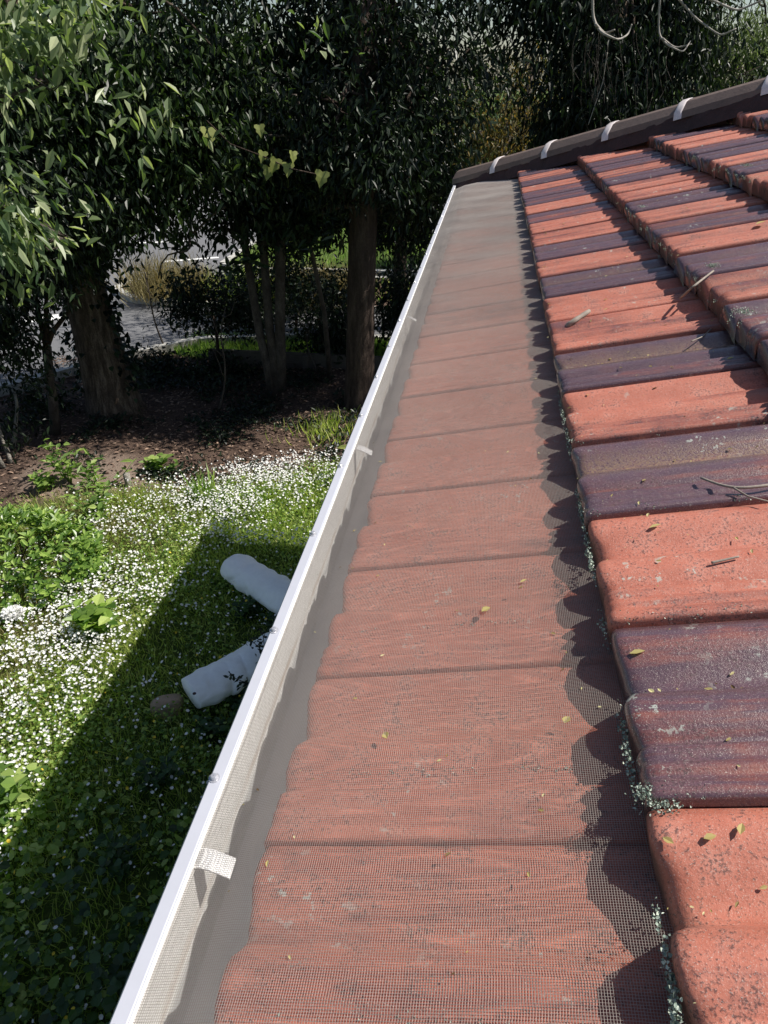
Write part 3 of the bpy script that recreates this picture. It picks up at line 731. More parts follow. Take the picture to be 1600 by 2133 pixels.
tree('slender_tree', 'slender dark tree behind the straight brown trunk, half hidden by the gutter edge', b7,
     np.array([b7, b7+[0, 0, 1.], b7+[.05, 0, 2.2], b7+[.1, 0, 4]]), [.12, .10, .09, .05],
     [(at_y(800, 400, 11), (1.2, 1., .9), 150), (at_y(760, 250, 11), (1.4, 1., 1.), 150), (b7+[0, 0, 5.], (1.6, 1.4, 1.3), 110)],
     M['bark_brown'], M['leaf_dark'], .11, .04, .7, 24, 41, 5)
# big black-green tree behind the hip
b8 = gz((.9, 9.3))
tree('tall_dark_tree', 'tall very dark evergreen behind the hip ridge with bare hanging twigs', b8,
     np.array([b8, b8+[0, 0, 1.5], b8+[.05, 0, 3], b8+[.1, .1, 5], b8+[.1, .1, 7]]), [.35, .3, .27, .22, .14],
     [(at_y(1235, 170, 8.9), (.68, .8, .9), 300), (at_y(1215, 10, 9.0), (1.15, .9, .6), 300), (b8+[.3, .3, 6.2], (2.6, 1.7, 1.9), 420), (at_y(1330, 230, 9.0), (1.0, .7, .55), 170), (at_y(1235, 320, 9.0), (.55, .5, .6), 170), (at_y(1250, 110, 9.8), (.8, .5, 1.0), 260), (at_y(1330, 60, 9.2), (.9, .6, .6), 200)],
     M['bark_dark'], M['leaf_dark'], .10, .03, 1.1, 32, 52, 8)
# bare vines hanging in front of it
bv = at_y(1250, -60, 7.6); tv = empty('hanging_vine', tuple(bv)); tag(tv, 'bare pale looping vine stems hanging before the tall dark evergreen', 'vine')
mb = MB()
def curve(pts, Y, r0, r1_, n=24):
    pts = np.array(pts, float); t = np.linspace(0, len(pts)-1, n)
    x = np.interp(t, range(len(pts)), pts[:, 0]); y = np.interp(t, range(len(pts)), pts[:, 1])
    for _ in range(2): x[1:-1] = (x[:-2]+2*x[1:-1]+x[2:])/4; y[1:-1] = (y[:-2]+2*y[1:-1]+y[2:])/4
    Q = np.array([at_y(a, b_, Y) for a, b_ in zip(x, y)]); Q[:, 1] += .06*np.sin(t*1.7)
    mb.tube(Q-bv, np.linspace(r0, r1_, n), 6)
curve([(1235, -40), (1236, 35), (1250, 68), (1285, 85), (1310, 72), (1318, 50)], 7.6, .015, .006)
curve([(1240, 50), (1262, 70), (1280, 62)], 7.58, .014, .006, 12)
curve([(1376, -30), (1374, 70), (1390, 95), (1420, 110), (1440, 85)], 7.9, .011, .005)
curve([(1380, 80), (1410, 100), (1440, 92)], 7.9, .01, .005, 12)
curve([(1400, -20), (1450, 35), (1500, 75), (1530, 60)], 8.1, .013, .006)
curve([(1440, -20), (1540, 22), (1600, -5)], 8.1, .013, .008)
curve([(1265, 110), (1258, 170), (1225, 260)], 8.0, .006, .003)
o = mb.build('vine_stems', M['vine'], tv, True); o['kind'] = 'stuff'; mb = MB()
for k in range(34):
    x = random.uniform(1180, 1400); y = random.uniform(60, 170); l = random.uniform(60, 170)
    curve([(x, y), (x+random.uniform(-14, 14), y+l*.5), (x+random.uniform(-20, 20), y+l)], random.uniform(7.7, 8.1), .003, .0015, 10)
o = mb.build('hanging_twigs', M['bark_grey'], tv, True); o['kind'] = 'stuff'
# feathery sunlit tree at the top right
b9 = gz((4.0, 12.5))
tree('feathery_tree', 'feathery grey-green sunlit tree at the top right above the ridge', b9,
     np.array([b9, b9+[0, 0, 1.5], b9+[-.1, 0, 3], b9+[-.2, .1, 5]]), [.2, .17, .14, .08],
     [(at_y(1490, 50, 11.6), (1.2, 1., .8), 200), (at_y(1590, 120, 11.8), (1.0, 1., .8), 150), (at_y(1420, 130, 12.0), (.7, .6, .5), 80), (at_y(1540, -80, 11.8), (1.5, 1.2, .6), 130)],
     M['bark_grey'], M['leaf_grey'], .10, .016, 1.2, 26, 61, 6)
b10 = gz((3.4, 10.9))
tree('shaded_shrub', 'dark scrubby shrub just above the right end of the ridge caps', b10,
     np.array([b10, b10+[0, 0, 1.2], b10+[.05, 0, 2.2]]), [.1, .08, .05],
     [(at_y(1480, 200, 10.6), (1.3, .7, .5), 150), (at_y(1600, 150, 10.8), (.8, .7, .5), 90), (at_y(1390, 240, 10.4), (.5, .5, .3), 50)],
     M['bark_brown'], M['leaf_dark'], .08, .03, .6, 24, 66, 5, cat='shrub')
# yellowing tree seen through the gap left of the dark evergreen
b11 = gz((.35, 15.5))
tree('yellowing_tree', 'tree with yellow and brown dry leaves lit through the gap by the ridge', b11,
     np.array([b11, b11+[0, 0, 1.2], b11+[.05, 0, 2.4], b11+[.1, 0, 4]]), [.12, .1, .08, .05],
     [(at_y(1065, 260, 15.4), (1.2, .9, .9), 150), (at_y(1000, 330, 15.2), (1.3, .9, .6), 120), (at_y(1090, 200, 15.6), (.8, .7, .9), 80), (at_y(1060, 340, 15.0), (1.3, .9, .5), 110)],
     M['bark_grey'], M['leaf_dry'], .10, .035, .8, 22, 71, 6)
# magnolia-like shrub with big leathery leaves
b12 = gz((-2.1, 8.6))
lv = []
r = np.random.default_rng(91)
for px, py, Y in ((505, 500, 7.7), (525, 545, 7.7), (480, 560, 7.8), (640, 480, 7.8), (660, 510, 7.8), (620, 520, 7.9), (690, 470, 7.9), (600, 470, 7.8), (560, 480, 7.9), (660, 440, 7.9), (720, 450, 7.9), (375, 500, 8.2), (372, 520, 8.2), (450, 480, 8.0), (490, 450, 7.9), (630, 400, 7.9), (580, 430, 7.9)):
    c = at_y(px, py, Y); n = 16
    D = r.normal(size=(n, 3))*.7+[0, -.2, .25]
    lv.append(leaf_arrays(c+r.normal(size=(n, 3))*.03, D, unit(r.normal(size=(n, 3))*.4+[0, -.4, .8]), r.uniform(.13, .2, n), r.uniform(.045, .06, n), .12, .15, (.45, .75, 1, .8)))
tree('large_leaved_shrub', 'shrub with rosettes of large leathery dark leaves in front of the three stems', b12,
     np.array([b12, b12+[0, -.2, 1.0], b12+[-.1, -.4, 1.9], b12+[-.15, -.5, 2.5]]), [.04, .03, .025, .015],
     [(at_y(580, 440, 8.2), (.9, .5, .28), 30)], M['bark_grey'], M['leaf_big'], .13, .045, .3, 14, 92, 4, cat='shrub', extra=lv)
# bushes silhouetted against the road
for px, py, Y, rx, rz, nm, lab in ((440, 640, 8.9, .75, .55, 'dark_bush', 'dark bush silhouetted against the road left of the three stems'),
                                 (665, 665, 9.3, .62, .52, 'dark_bush', 'dark thin bush between the three stems and the straight trunk'),
                                 (610, 600, 10.4, .95, .42, 'dark_bush', 'dark bush at the street side of the timber edging behind the stems'),
                                 (860, 640, 9.6, .7, .6, 'dark_bush', 'dark bush right of the straight trunk at the gutter edge'),
                                 (300, 780, 8.6, .5, .3, 'low_bush', 'low dark green bush right beside the thick fissured trunk'),
                                 (470, 780, 8.6, .9, .28, 'low_bush', 'low dark undergrowth at the foot of the three stems'),
                                 (40, 860, 6.9, .5, .3, 'low_bush', 'low green bush left of the slim forked tree')):
    c = at_y(px, py, Y); bb = gz((c[0], c[1]))
    tree(nm, lab, bb, np.array([bb, (bb+c)/2+[.03, 0, 0], c]), [.03, .022, .012], [(c, (rx, .45, rz), int(240*rx*rz/.4)), (c+[rx*.4, .1, -rz*.5], (rx*.6, .4, rz*.5), 45)],
         M['bark_brown'], M['leaf_dark'], .075, .032, .4, 22, int(px), 4, cat='bush')
# bare saplings and thin stems in the shaded bed
for i, (x0, y0, x1, y1, lab) in enumerate(((455, 860, 470, 640, 'thin bare sapling standing between thick trunk and three stems'), (660, 780, 640, 660, 'crooked thin sapling under the thin bush'), (690, 770, 672, 640, 'wavy thin sapling right of the crooked one'), (345, 730, 300, 560, 'thin bare twiggy sapling against the pale road'))):
    p0 = at_z(x0, y0, GZ0); Y = p0[1]; p1 = at_y(x1, y1, Y); t = empty('sapling', tuple(p0)); tag(t, lab, 'sapling')
    mb = MB(); p = wob(p0-p0, p1-p0, 9, .05, 500+i); mb.tube(p, np.linspace(.016, .005, 9), 6)
    for q in range(5):
        m = p[3+q]; mb.tube(wob(m, m+np.array([random.uniform(-.3, .3), random.uniform(-.15, .15), random.uniform(.2, .45)]), 6, .04, 900+i*9+q), np.linspace(.006, .002, 6), 5)
    mb.build('stem', M['bark_grey'], t, True)
# climbing vine with a few large lit leaves
p0 = at_y(560, 330, 6.6); t = empty('leaf_vine', tuple(p0)); tag(t, 'yellow-green ivy spray with big leaves catching sun before the dark trees', 'vine')
mb = MB(); vp = [(430, 250), (480, 300), (560, 330), (600, 350), (670, 365)]
mb.tube(np.array([at_y(a, b_, 6.6)-p0 for a, b_ in vp]), [.006]*5, 5); mb.build('stem', M['bark_brown'], t, True)
for px, py, s in ((432, 282, .16), (575, 345, .13), (560, 362, .12), (600, 355, .12), (672, 372, .14), (548, 330, .10), (610, 330, .1), (540, 275, .1), (345, 255, .15)):
    c = at_y(px, py-14, 6.6)-p0
    D_ = unit(np.array([random.uniform(-.35, .35), -.3, -1.])); N_ = unit(np.array([random.uniform(.1, .9), -.5, .6])); S_ = unit(np.cross(D_, N_)); N_ = np.cross(S_, D_)
    ou = [(0, 0), (-.10, .22), (-.06, .46), (.14, .52), (.30, .36), (.52, .40), (.66, .22), (1.0, 0.), (.66, -.22), (.52, -.40), (.30, -.36), (.14, -.52), (-.06, -.46), (-.10, -.22)]
    vv = [c+D_*s*a_+S_*s*b_*.95+N_*s*(.16*abs(b_)-.18*a_*a_) for a_, b_ in ou]+[c+D_*s*.35-N_*s*.03]
    me = bpy.data.meshes.new('leaf'); me.from_pydata([tuple(q_) for q_ in vv], [], [(i_, (i_+1) % 14, 14) for i_ in range(14)]); link('leaf', me, M['leaf_vine'], t)
# far trees beyond the road
for i, (x, y, h, lab) in enumerate(((-19, 29, 3.0, 'far round tree across the road, leftmost of the row'), (-14.5, 31, 3.6, 'second far tree from the left across the road'), (-10, 30, 3.2, 'far tree across the road straight above the kerb gap'), (-5.5, 31, 3.4, 'far tree across the road behind the three stems'), (-1.5, 28, 3.0, 'far tree across the road behind the straight trunk'), (3, 27, 3.2, 'far tree across the road behind the yellowing tree'), (8, 26, 3.4, 'far tree across the road behind the evergreen'), (14, 27, 3.6, 'far tree across the road, rightmost of the row'))):
    bb = gz((x, y))
    tree('far_tree', lab, bb, np.array([bb, bb+[0, 0, 1.2], bb+[.1, 0, 2.4]]), [.2, .17, .1], [(bb+[0, 0, h*.75], (2.7, 1.8, h*.64), 260), (bb+[1, .5, h*.4], (1.8, 1.5, h*.35), 90)],
         M['bark_brown'], M['leaf_mid'], .20, .09, .4, 24, 200+i, 4, group='far trees beyond the road', spread=.3)
# dry grass tufts on the verge
def tuft(name, label, c, rad, h, n, mat, cat, group=None, wid=.008, lean=.5, seed=0):
    r = np.random.default_rng(seed); t = empty(name, tuple(c)); tag(t, label, cat, group)
    Pp = r.normal(size=(n, 3))*[rad*.35, rad*.35, 0]; D = np.stack([r.normal(size=n)*lean, r.normal(size=n)*lean, np.ones(n)], 1)
    Nn = unit(D*[1, 1, 0]+[0, 0, .5]+r.normal(size=(n, 3))*.2); L = h*r.uniform(.5, 1.15, n)
    ob_ = leaf_object('blades', [leaf_arrays(Pp, D, Nn, L, np.full(n, wid), .1, .35, (.4, .75, 1, .7))], mat, t); ob_['kind'] = 'stuff'
    return t
for i, (px, py, rad, h, lab) in enumerate(((335, 622, .8, .75, 'yellow dry grass tuft at the left tip of the verge'), (520, 640, .7, .7, 'yellow-green grass tuft behind the dark bush'), (610, 635, .8, .7, 'straw-coloured grass tuft behind the three stems'), (665, 632, .8, .65, 'straw-coloured grass tuft right of the stems'), (715, 628, .7, .6, 'grass tuft on the verge close to the straight trunk'), (400, 610, .5, .5, 'small yellow grass tuft beside the left verge tuft'))):
    p = at_z(px, py, me_z); tuft('dry_grass', lab, p, rad, h, 900, M['straw'] if i not in (1,) else M['grass'], 'grass', 'dry grass tufts on the verge', .011, .55, 40+i)
# low timber edging between bed and street
p0 = at_y(440, 760, 8.95); tl = empty('timber_edging', (p0[0], 8.95, GZ0)); tag(tl, 'low dark timber edging along the back of the shaded bed', 'edging')
z1 = at_y(620, 736, 8.95)[2]-GZ0
for i in range(2):
    for k in range(2):
        mb = MB(); mb.box((i*1.35, 0, -.05+k*(z1+.05)/2+.003), (i*1.35+1.34, .045, -.05+(k+1)*(z1+.05)/2)); mb.build('sleeper', M['post'], tl)
for x in (0, 1.34, 2.66):
    mb = MB(); mb.box((x, -.06, -.1), (x+.07, -.003, z1-.02)); mb.build('post', M['post'], tl)

# ------------------------------------------------------------------ ground cover
def fbm(x, y, s, seed=0.):
    return np.array([mnoise.fractal(Vector((a*s+seed, b_*s, seed*1.7)), 1., 2., 3) for a, b_ in zip(x, y)])
N = 116000
x = rng.uniform(-5.2, 0.08, N); y = rng.uniform(-1.2, 7.2, N)
tf_ = turf_amount(x, y); keep = (tf_*1.25+rng.normal(size=N)*.14 > .72) & (x > -4.6+.25*np.sin(y*3))
x, y = x[keep], y[keep]; n = len(x)
D = np.stack([rng.normal(size=n)*.85, rng.normal(size=n)*.85, np.ones(n)], 1)
L = rng.uniform(.05, .15, n)*(1+.5*np.clip(fbm(x, y, 1.6), -1, 1)); Nn = unit(D*[1, 1, 0]+[0, 0, .6]+rng.normal(size=(n, 3))*.3)
lv = [leaf_arrays(np.stack([x, y, ground_h(x, y)-.01], 1), D, Nn, L, rng.uniform(.003, .007, n), .1, .3, (.4, .75, 1, .75))]
g = leaf_object('lawn_grass', lv, M['grass']); tag(g, 'long green grass and stalks covering the garden strip', 'grass', kind='stuff')
n2 = 9000; x = rng.normal(-3.45, .38, n2); y = rng.uniform(2.2, 5.2, n2); D = np.stack([rng.normal(size=n2)*1.2, rng.normal(size=n2)*1.2, np.ones(n2)], 1)
g = leaf_object('dry_lawn_blades', [leaf_arrays(np.stack([x, y, ground_h(x, y)-.01], 1), D, unit(D*[1, 1, 0]+[0, 0, .6]), rng.uniform(.08, .2, n2), rng.uniform(.003, .006, n2), .1, .3)], M['straw']); tag(g, 'thin yellowed grass blades at the left side of the garden', 'grass', kind='stuff')
# rounded leaves (thicker in the shade of the house and under the shrub)
N = 95000
x = rng.uniform(-4.6, 0.08, N); y = rng.uniform(-1.0, 6.6, N); f = fbm(x, y, 1.1, 4.)
w_ = np.clip(.35+f*.9+.55*np.clip(1.-(y-.2)/2.2, 0, 1), 0, 1); keep = (rng.random(N) < w_) & (turf_amount(x, y) > .5)
x, y = x[keep], y[keep]; n = len(x); s = rng.uniform(.010, .028, n)*np.where((y < 2) & (rng.random(n) < .35), 2.1, 1.)
a = rng.uniform(0, 6.28, n); D = np.stack([np.cos(a), np.sin(a), rng.normal(size=n)*.25+.1], 1)
lv = [leaf_arrays(np.stack([x, y, ground_h(x, y)+rng.uniform(.03, .15, n)], 1), D, unit(rng.normal(size=(n, 3))*.35+[0, 0, 1]), s, s*rng.uniform(.75, 1.05, n), .08, .1, (.25, .7, 1, .85))]
g = leaf_object('ground_leaves', lv, M['round_leaf']); tag(g, 'rounded green leaves growing low among the grass', 'ground cover', kind='stuff')
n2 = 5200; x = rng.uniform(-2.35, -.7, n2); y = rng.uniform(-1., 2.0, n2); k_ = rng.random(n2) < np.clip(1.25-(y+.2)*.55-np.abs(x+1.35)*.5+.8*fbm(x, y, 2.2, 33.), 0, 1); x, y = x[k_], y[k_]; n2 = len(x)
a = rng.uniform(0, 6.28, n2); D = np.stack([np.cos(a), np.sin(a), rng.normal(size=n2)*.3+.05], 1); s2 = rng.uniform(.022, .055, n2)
g = leaf_object('shade_leaves', [leaf_arrays(np.stack([x, y, ground_h(x, y)+rng.uniform(.14, .26, n2)], 1), D, unit(rng.normal(size=(n2, 3))*.35+[0, 0, 1]), s2, s2*rng.uniform(.8, 1.1, n2), .08, .1, (.25, .7, 1, .85))], M['shade_leaf']); tag(g, 'rounded leaves massed below the gutter, coloured darker for the roof shadow', 'ground cover', kind='stuff')
# white flowers
def flower_arrays(P, r_, tilt=.5):
    n = len(P); Nn = unit(np.stack([rng.normal(size=n)*tilt, rng.normal(size=n)*tilt, np.ones(n)], 1)); A = unit(np.cross(Nn, rng.normal(size=(n, 3)))); B = np.cross(Nn, A)
    V = np.empty((n, 7, 3), np.float32); V[:, 0] = P-Nn*r_[:, None]*.35
    for j in range(6):
        t = j*math.pi/3; rr = r_*rng.uniform(.75, 1.15, n); V[:, j+1] = P+(A*math.cos(t)+B*math.sin(t))*rr[:, None]
    i = (np.arange(n)*7)[:, None]
    F = np.concatenate([i+np.array([0, j+1, (j+1) % 6+1]) for j in range(6)])
    return V.reshape(-1, 3), F
N = 105000
x = rng.uniform(-4.4, 0.08, N); y = rng.uniform(-1.0, 7.4, N); f = fbm(x, y, 1.25, 9.); f2 = fbm(x, y, 4.5, 2.)
cx = -2.75+.16*(y-4)+.22*np.sin(y*1.3)                                   # the drift runs along the lawn
dens = np.exp(-((x-cx)/.62)**2)*1.35+.30*np.exp(-((x+1.7)/.7)**2)
dens *= np.clip(.62+f*.75+f2*.75, 0, 1.2)*np.where(y > 6.1, .35, 1)*np.where(y < 1.9, .38, 1)*np.where((x > -2.28) & (y < 4.5), .38, 1)
dens = np.maximum(dens, .10*np.clip(.4+f2, 0, 1)*(x > -3.9))
dens *= (turf_amount(x, y) > .35)
keep = rng.random(N) < np.minimum(dens*.95, .95); x, y = x[keep], y[keep]; n = len(x)
V, F = flower_arrays(np.stack([x, y, ground_h(x, y)+rng.uniform(.09, .21, n)], 1), rng.uniform(.006, .0125, n))
tag(link('white_flowers', np_mesh('white_flowers', V, [F]), M['petal']), 'drift of small white flowers across the grass', 'flowers', kind='stuff')
print('flowers', n)
n = 90; x = rng.uniform(-2.6, -1.0, n); y = rng.uniform(.6, 4.2, n)
V, F = flower_arrays(np.stack([x, y, ground_h(x, y)+rng.uniform(.14, .22, n)], 1), rng.uniform(.006, .012, n))
tag(link('yellow_flowers', np_mesh('yellow_flowers', V, [F]), M['yellow']), 'scattered small yellow flowers in the shade of the roof', 'flowers', kind='stuff')
# bark mulch and fallen leaves on the soil
N = 26000; x = rng.uniform(-6.2, 0, N); y = rng.uniform(4.6, 9.3, N); keep = (turf_amount(x, y) < .75) & (rng.random(N) > sunlit_dry_amount(x, y)*.93); x, y = x[keep], y[keep]; n = len(x)
a = rng.uniform(0, 6.28, n); D = np.stack([np.cos(a), np.sin(a), rng.normal(size=n)*.12], 1); s = rng.uniform(.02, .07, n)
lv = [leaf_arrays(np.stack([x, y, ground_h(x, y)+rng.uniform(.003, .02, n)], 1), D, unit(rng.normal(size=(n, 3))*.3+[0, 0, 1]), s, s*rng.uniform(.2, .5, n), .1, .05)]
tag(leaf_object('bark_mulch', lv, M['chip']), 'brown bark mulch and dead leaves on the soil', 'mulch', kind='stuff')
# sparse greenery in the shaded bed
N = 22000; x = rng.uniform(-4.6, -.6, N); y = rng.uniform(5.6, 8.8, N); f = fbm(x, y, 1.4, 21.); keep = (rng.random(N) < np.clip(f*1.1+.12, 0, 1)); x, y = x[keep], y[keep]; n = len(x)
a = rng.uniform(0, 6.28, n); D = np.stack([np.cos(a), np.sin(a), rng.uniform(.1, 1.2, n)], 1); s = rng.uniform(.03, .08, n)
tag(leaf_object('bed_greenery', [leaf_arrays(np.stack([x, y, ground_h(x, y)+rng.uniform(.0, .08, n)], 1), D, unit(rng.normal(size=(n, 3))*.3+[0, 0, 1]), s, s*.45, .1, .15)], M['leaf_dark']), 'sparse low dark greenery in the shaded bed', 'ground cover', kind='stuff')
# lawn strip and verge grass at the street
parts = []
for (xa, xb, ya, yb, zz, n) in ((-4.6, 2, 9.2, 10.2, GZ0, 9000), (-5.4, 3, 14.9, 20, GZ0+.09, 9000), (-6.6, 3, 12.1, 13.6, me_z, 3000)):
    x = rng.uniform(xa, xb, n); y = rng.uniform(ya, yb, n); D = np.stack([rng.normal(size=n)*.4, rng.normal(size=n)*.4, np.ones(n)], 1)
    n = len(x); parts.append(leaf_arrays(np.stack([x, y, np.full(n, zz)], 1), D, unit(D*[1, 1, 0]+[0, 0, .6]), rng.uniform(.06, .14, n), np.full(n, .016), .1, .3))
tag(leaf_object('street_grass', parts, M['leaf_weed']), 'bright mown grass strips beside the street', 'grass', kind='stuff')

# bright green shrub
c = at_z(70, 1215, GZ0); bs = np.array([c[0]-.12, c[1]+.05, GZ0]); t = empty('green_shrub', tuple(bs)); tag(t, 'rounded bright green glossy shrub at the left beside the white flowers', 'shrub')
r = np.random.default_rng(5); lv = []
nr = 520; q = unit(r.normal(size=(nr, 3))); q[:, 2] = np.abs(q[:, 2]); q *= r.uniform(.6, 1, (nr, 1))**.5
cen = q*[.72, .62, .52]+[0, 0, .04]
for k in range(7):
    a = k*2.4+r.uniform(0, 6.28, nr); D = np.stack([np.cos(a), np.sin(a), r.uniform(.1, .7, nr)], 1)+q*.6
    lv.append(leaf_arrays(cen+r.normal(size=(nr, 3))*.012, D, unit(q+[0, 0, .7]), r.uniform(.05, .085, nr), r.uniform(.02, .03, nr), .12, .15, (.45, .78, 1, .8)))
leaf_object('foliage', lv, M['leaf_shrub'], t)
mb = MB()
for k in range(10):
    e = cen[k*11]; mb.tube(wob((e[0]*.2, e[1]*.2, -.02), e, 5, .02, 700+k), np.linspace(.01, .004, 5), 5)
mb.build('stems', M['bark_brown'], t, True)
# weeds and strap-leaved clumps
def weed(name, label, px, py, h, n, ll, wl, mat=None, seed=0, group=None):
    h *= 1.35; ll *= 1.25; wl *= 1.25; n += 2
    r = np.random.default_rng(seed); c = at_z(px, py, GZ0); t = empty(name, (c[0], c[1], float(ground_h(c[0], c[1])))); tag(t, label, 'weed', group)
    mb = MB(); lv = []
    for k in range(n):
        top = np.array([r.normal()*.10*h/.3, r.normal()*.10*h/.3, h*r.uniform(.6, 1.1)]); p = wob((0, 0, 0), top, 6, .02, seed*10+k); mb.tube(p, np.linspace(.005, .002, 6), 5)
        m = 9; tt = np.linspace(.25, 1, m); Pp = np.stack([np.interp(tt, np.linspace(0, 1, 6), p[:, j]) for j in range(3)], 1)
        a = r.uniform(0, 6.28)+np.arange(m)*2.4; D = np.stack([np.cos(a), np.sin(a), r.uniform(.1, .8, m)], 1)
        lv.append(leaf_arrays(Pp, D, unit(r.normal(size=(m, 3))*.3+[0, 0, 1]), ll*r.uniform(.6, 1.2, m), wl*r.uniform(.7, 1.2, m), .12, .2))
    mb.build('stems', M['leaf_weed'], t, True); leaf_object('leaves', lv, mat or M['leaf_weed'], t)
weed('tall_weed', 'tall pale green leafy weed standing on bare soil', 150, 1010, .34, 6, .09, .035, seed=1)
weed('tall_weed', 'upright weed with pointed leaves right of the tallest weed', 205, 1020, .24, 4, .09, .03, seed=2)
weed('tall_weed', 'bushy pale weed between the bright shrub and the flowers', 200, 1095, .30, 8, .07, .035, seed=3)
weed('low_weed', 'low round-leaved weed on the bare soil at the left', 95, 1025, .12, 7, .06, .045, seed=4)
weed('low_weed', 'low leafy weed right of the wooden stump', 330, 985, .14, 6, .07, .05, seed=6)
weed('low_weed', 'broad-leaved weed low among the flowers near the roof shadow', 215, 1330, .2, 8, .09, .06, M['round_leaf'], seed=7)
weed('low_weed', 'broad pale leaves at the left edge beside the roof shadow', 20, 1680, .2, 7, .075, .055, M['leaf_weed'], seed=8)
p = at_z(430, 1045, GZ0); tuft('strap_leaf_clump', 'clump of long strap leaves at the edge of the soil', p, .16, .34, 46, M['leaf_weed'], 'plant', None, .02, .5, 77)
p = at_z(30, 1240, GZ0); tuft('strap_leaf_clump', 'strap leaves poking out below the bright shrub', p, .2, .24, 40, M['leaf_weed'], 'plant', None, .022, .6, 78)
p = at_z(290, 1060, GZ0); tuft('grass_clump', 'feathery grass clump beside the soil at the top of the lawn', p, .3, .2, 260, M['grass'], 'grass', None, .006, .6, 79)
p = at_z(680, 905, GZ0); tuft('grass_clump', 'dark green grass clump in the bed close to the gutter', p, .5, .2, 300, M['grass'], 'grass', None, .01, .6, 80)
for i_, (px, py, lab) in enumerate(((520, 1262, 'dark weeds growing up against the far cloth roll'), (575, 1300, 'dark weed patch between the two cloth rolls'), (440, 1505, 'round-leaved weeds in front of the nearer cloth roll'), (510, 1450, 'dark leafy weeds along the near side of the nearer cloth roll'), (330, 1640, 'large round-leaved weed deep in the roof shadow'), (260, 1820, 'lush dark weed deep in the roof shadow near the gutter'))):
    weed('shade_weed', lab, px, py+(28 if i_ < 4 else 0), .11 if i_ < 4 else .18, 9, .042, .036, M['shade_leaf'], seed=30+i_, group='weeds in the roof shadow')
# white flower clump at the left
c = at_z(30, 1318, GZ0); t = empty('flower_clump', (c[0], c[1], GZ0)); tag(t, 'dense round clump of white blossom at the left edge of the lawn', 'flowers')
q = unit(rng.normal(size=(380, 3))); q[:, 2] = np.abs(q[:, 2]); V, F = flower_arrays(np.concatenate([q[:240]*[.075, .07, .05]+[.02, .02, .16], q[240:]*[.06, .05, .03]+[-.1, -.07, .13]]), rng.uniform(.010, .016, 380))
link('blossom', np_mesh('blossom', V, [F]), M['petal'], t)
mb = MB()
for k in range(8): mb.tube(np.array([(0, 0, 0), (random.uniform(-.06, .06), random.uniform(-.05, .05), .16)]), [.004, .003], 5)
mb.build('stems', M['leaf_weed'], t)
# wooden stump
c = at_z(268, 1012, GZ0); mb = MB(); mb.tube(np.array([(0, 0, -.05), (.003, 0, .05), (0, .002, .135), (0, .002, .137)]), [.036, .034, .033, .028], 10); o = mb.build('wooden_stump', M['bark_pale'], None, True)
o.location = (c[0], c[1], GZ0); tag(o, 'small pale sawn stump standing in the soil', 'stump')
# big yellow leaf beside the gutter
c = at_z(722, 930, GZ0+.25); v, f = leaf_arrays(np.array([[.09, 0, 0.]]), np.array([[-1., -.1, .0]]), np.array([[0, -.5, .9]]), [.19], [.06], .1, .1, (.35, .75, 1, .8))
o = link('yellow_leaf', np_mesh('yellow_leaf', v, [f]), M['leaf_vine'], None, tuple(c)); tag(o, 'single large yellow-green leaf sticking out beside the gutter edge', 'leaf')

# white cloth-wrapped rolls in the shade of the roof
def wrapped(name, label, A, B, r0, r1_, seed, open_end=False):
    A = np.array(A); B = np.array(B); t = empty(name, tuple(A)); tag(t, label, 'cloth roll')
    r = np.random.default_rng(seed); n = 110; m = 52; ax = unit(B-A); s = unit(np.cross(ax, [0, 0, 1.])); up = np.cross(s, ax); Ln = np.linalg.norm(B-A)
    rows = []
    for i in range(n):
        q = i/(n-1); c = A+(B-A)*q+up*.012*math.sin(q*7+seed); e = min(1, (q/.10 if q < .10 else 1)); e = math.sqrt(max(0, 1-(1-e)**2)) if not open_end else min(1., .86+.14*e)
        e = max(e, .03); rad = (r0+(r1_-r0)*q)*e; row = []
        for j in range(m):
            a = 2*math.pi*j/m
            fold = .009*mnoise.noise(Vector((q*7, math.cos(a)*1.5+seed, math.sin(a)*1.5)))+.005*math.sin(q*46+1.5*math.sin(a*2+seed))*(.5+.5*mnoise.noise(Vector((q*9, seed, a))))
            cr = abs(math.sin(q*15+1.1*math.sin(a+seed)+2.2*mnoise.noise(Vector((q*3, math.cos(a)*.8, seed)))))
            cr2 = abs(math.sin(a*3+q*9+3*mnoise.noise(Vector((q*4, math.sin(a), seed+3)))))
            fold += .017*(cr**.45-.8)*(.4+.6*abs(mnoise.noise(Vector((q*6, a*.7, seed+1)))*2))+.005*(cr2**.5-.7)
            rr = rad+fold*e; row.append(c-A+s*math.cos(a)*rr*1.12+up*math.sin(a)*rr*.78)
        rows.append(row)
    mb = MB(); mb.grid(np.array(rows), True); mb.f.append(tuple(range(m))[::-1]); mb.f.append(tuple((n-1)*m+j for j in range(m)))
    mb.build('wrapping', M['cloth'], t, True)
    return t
wrapped('cloth_roll', 'white cloth roll with rounded end nearest the lit flowers', tuple(at_z(478, 1170, GZ0+.17)), tuple(at_z(650, 1285, GZ0+.17)), .125, .14, 3)
w2 = wrapped('cloth_roll', 'white cloth roll with cut open end lying nearer the house', tuple(at_z(398, 1446, GZ0+.16)), tuple(at_z(640, 1318, GZ0+.16)), .128, .12, 9, True)
mb = MB(); mb.tube(np.array([(0, 0, 0), (0, 0, .003)]), [.011, .011], 10); d = at_z(405, 1445, GZ0+.275); o = mb.build('eyelet', M['mortar'], w2); o.location = Vector((d[0], d[1], d[2]))-w2.location
c = at_z(350, 1482, GZ0); mb = MB(); G = []
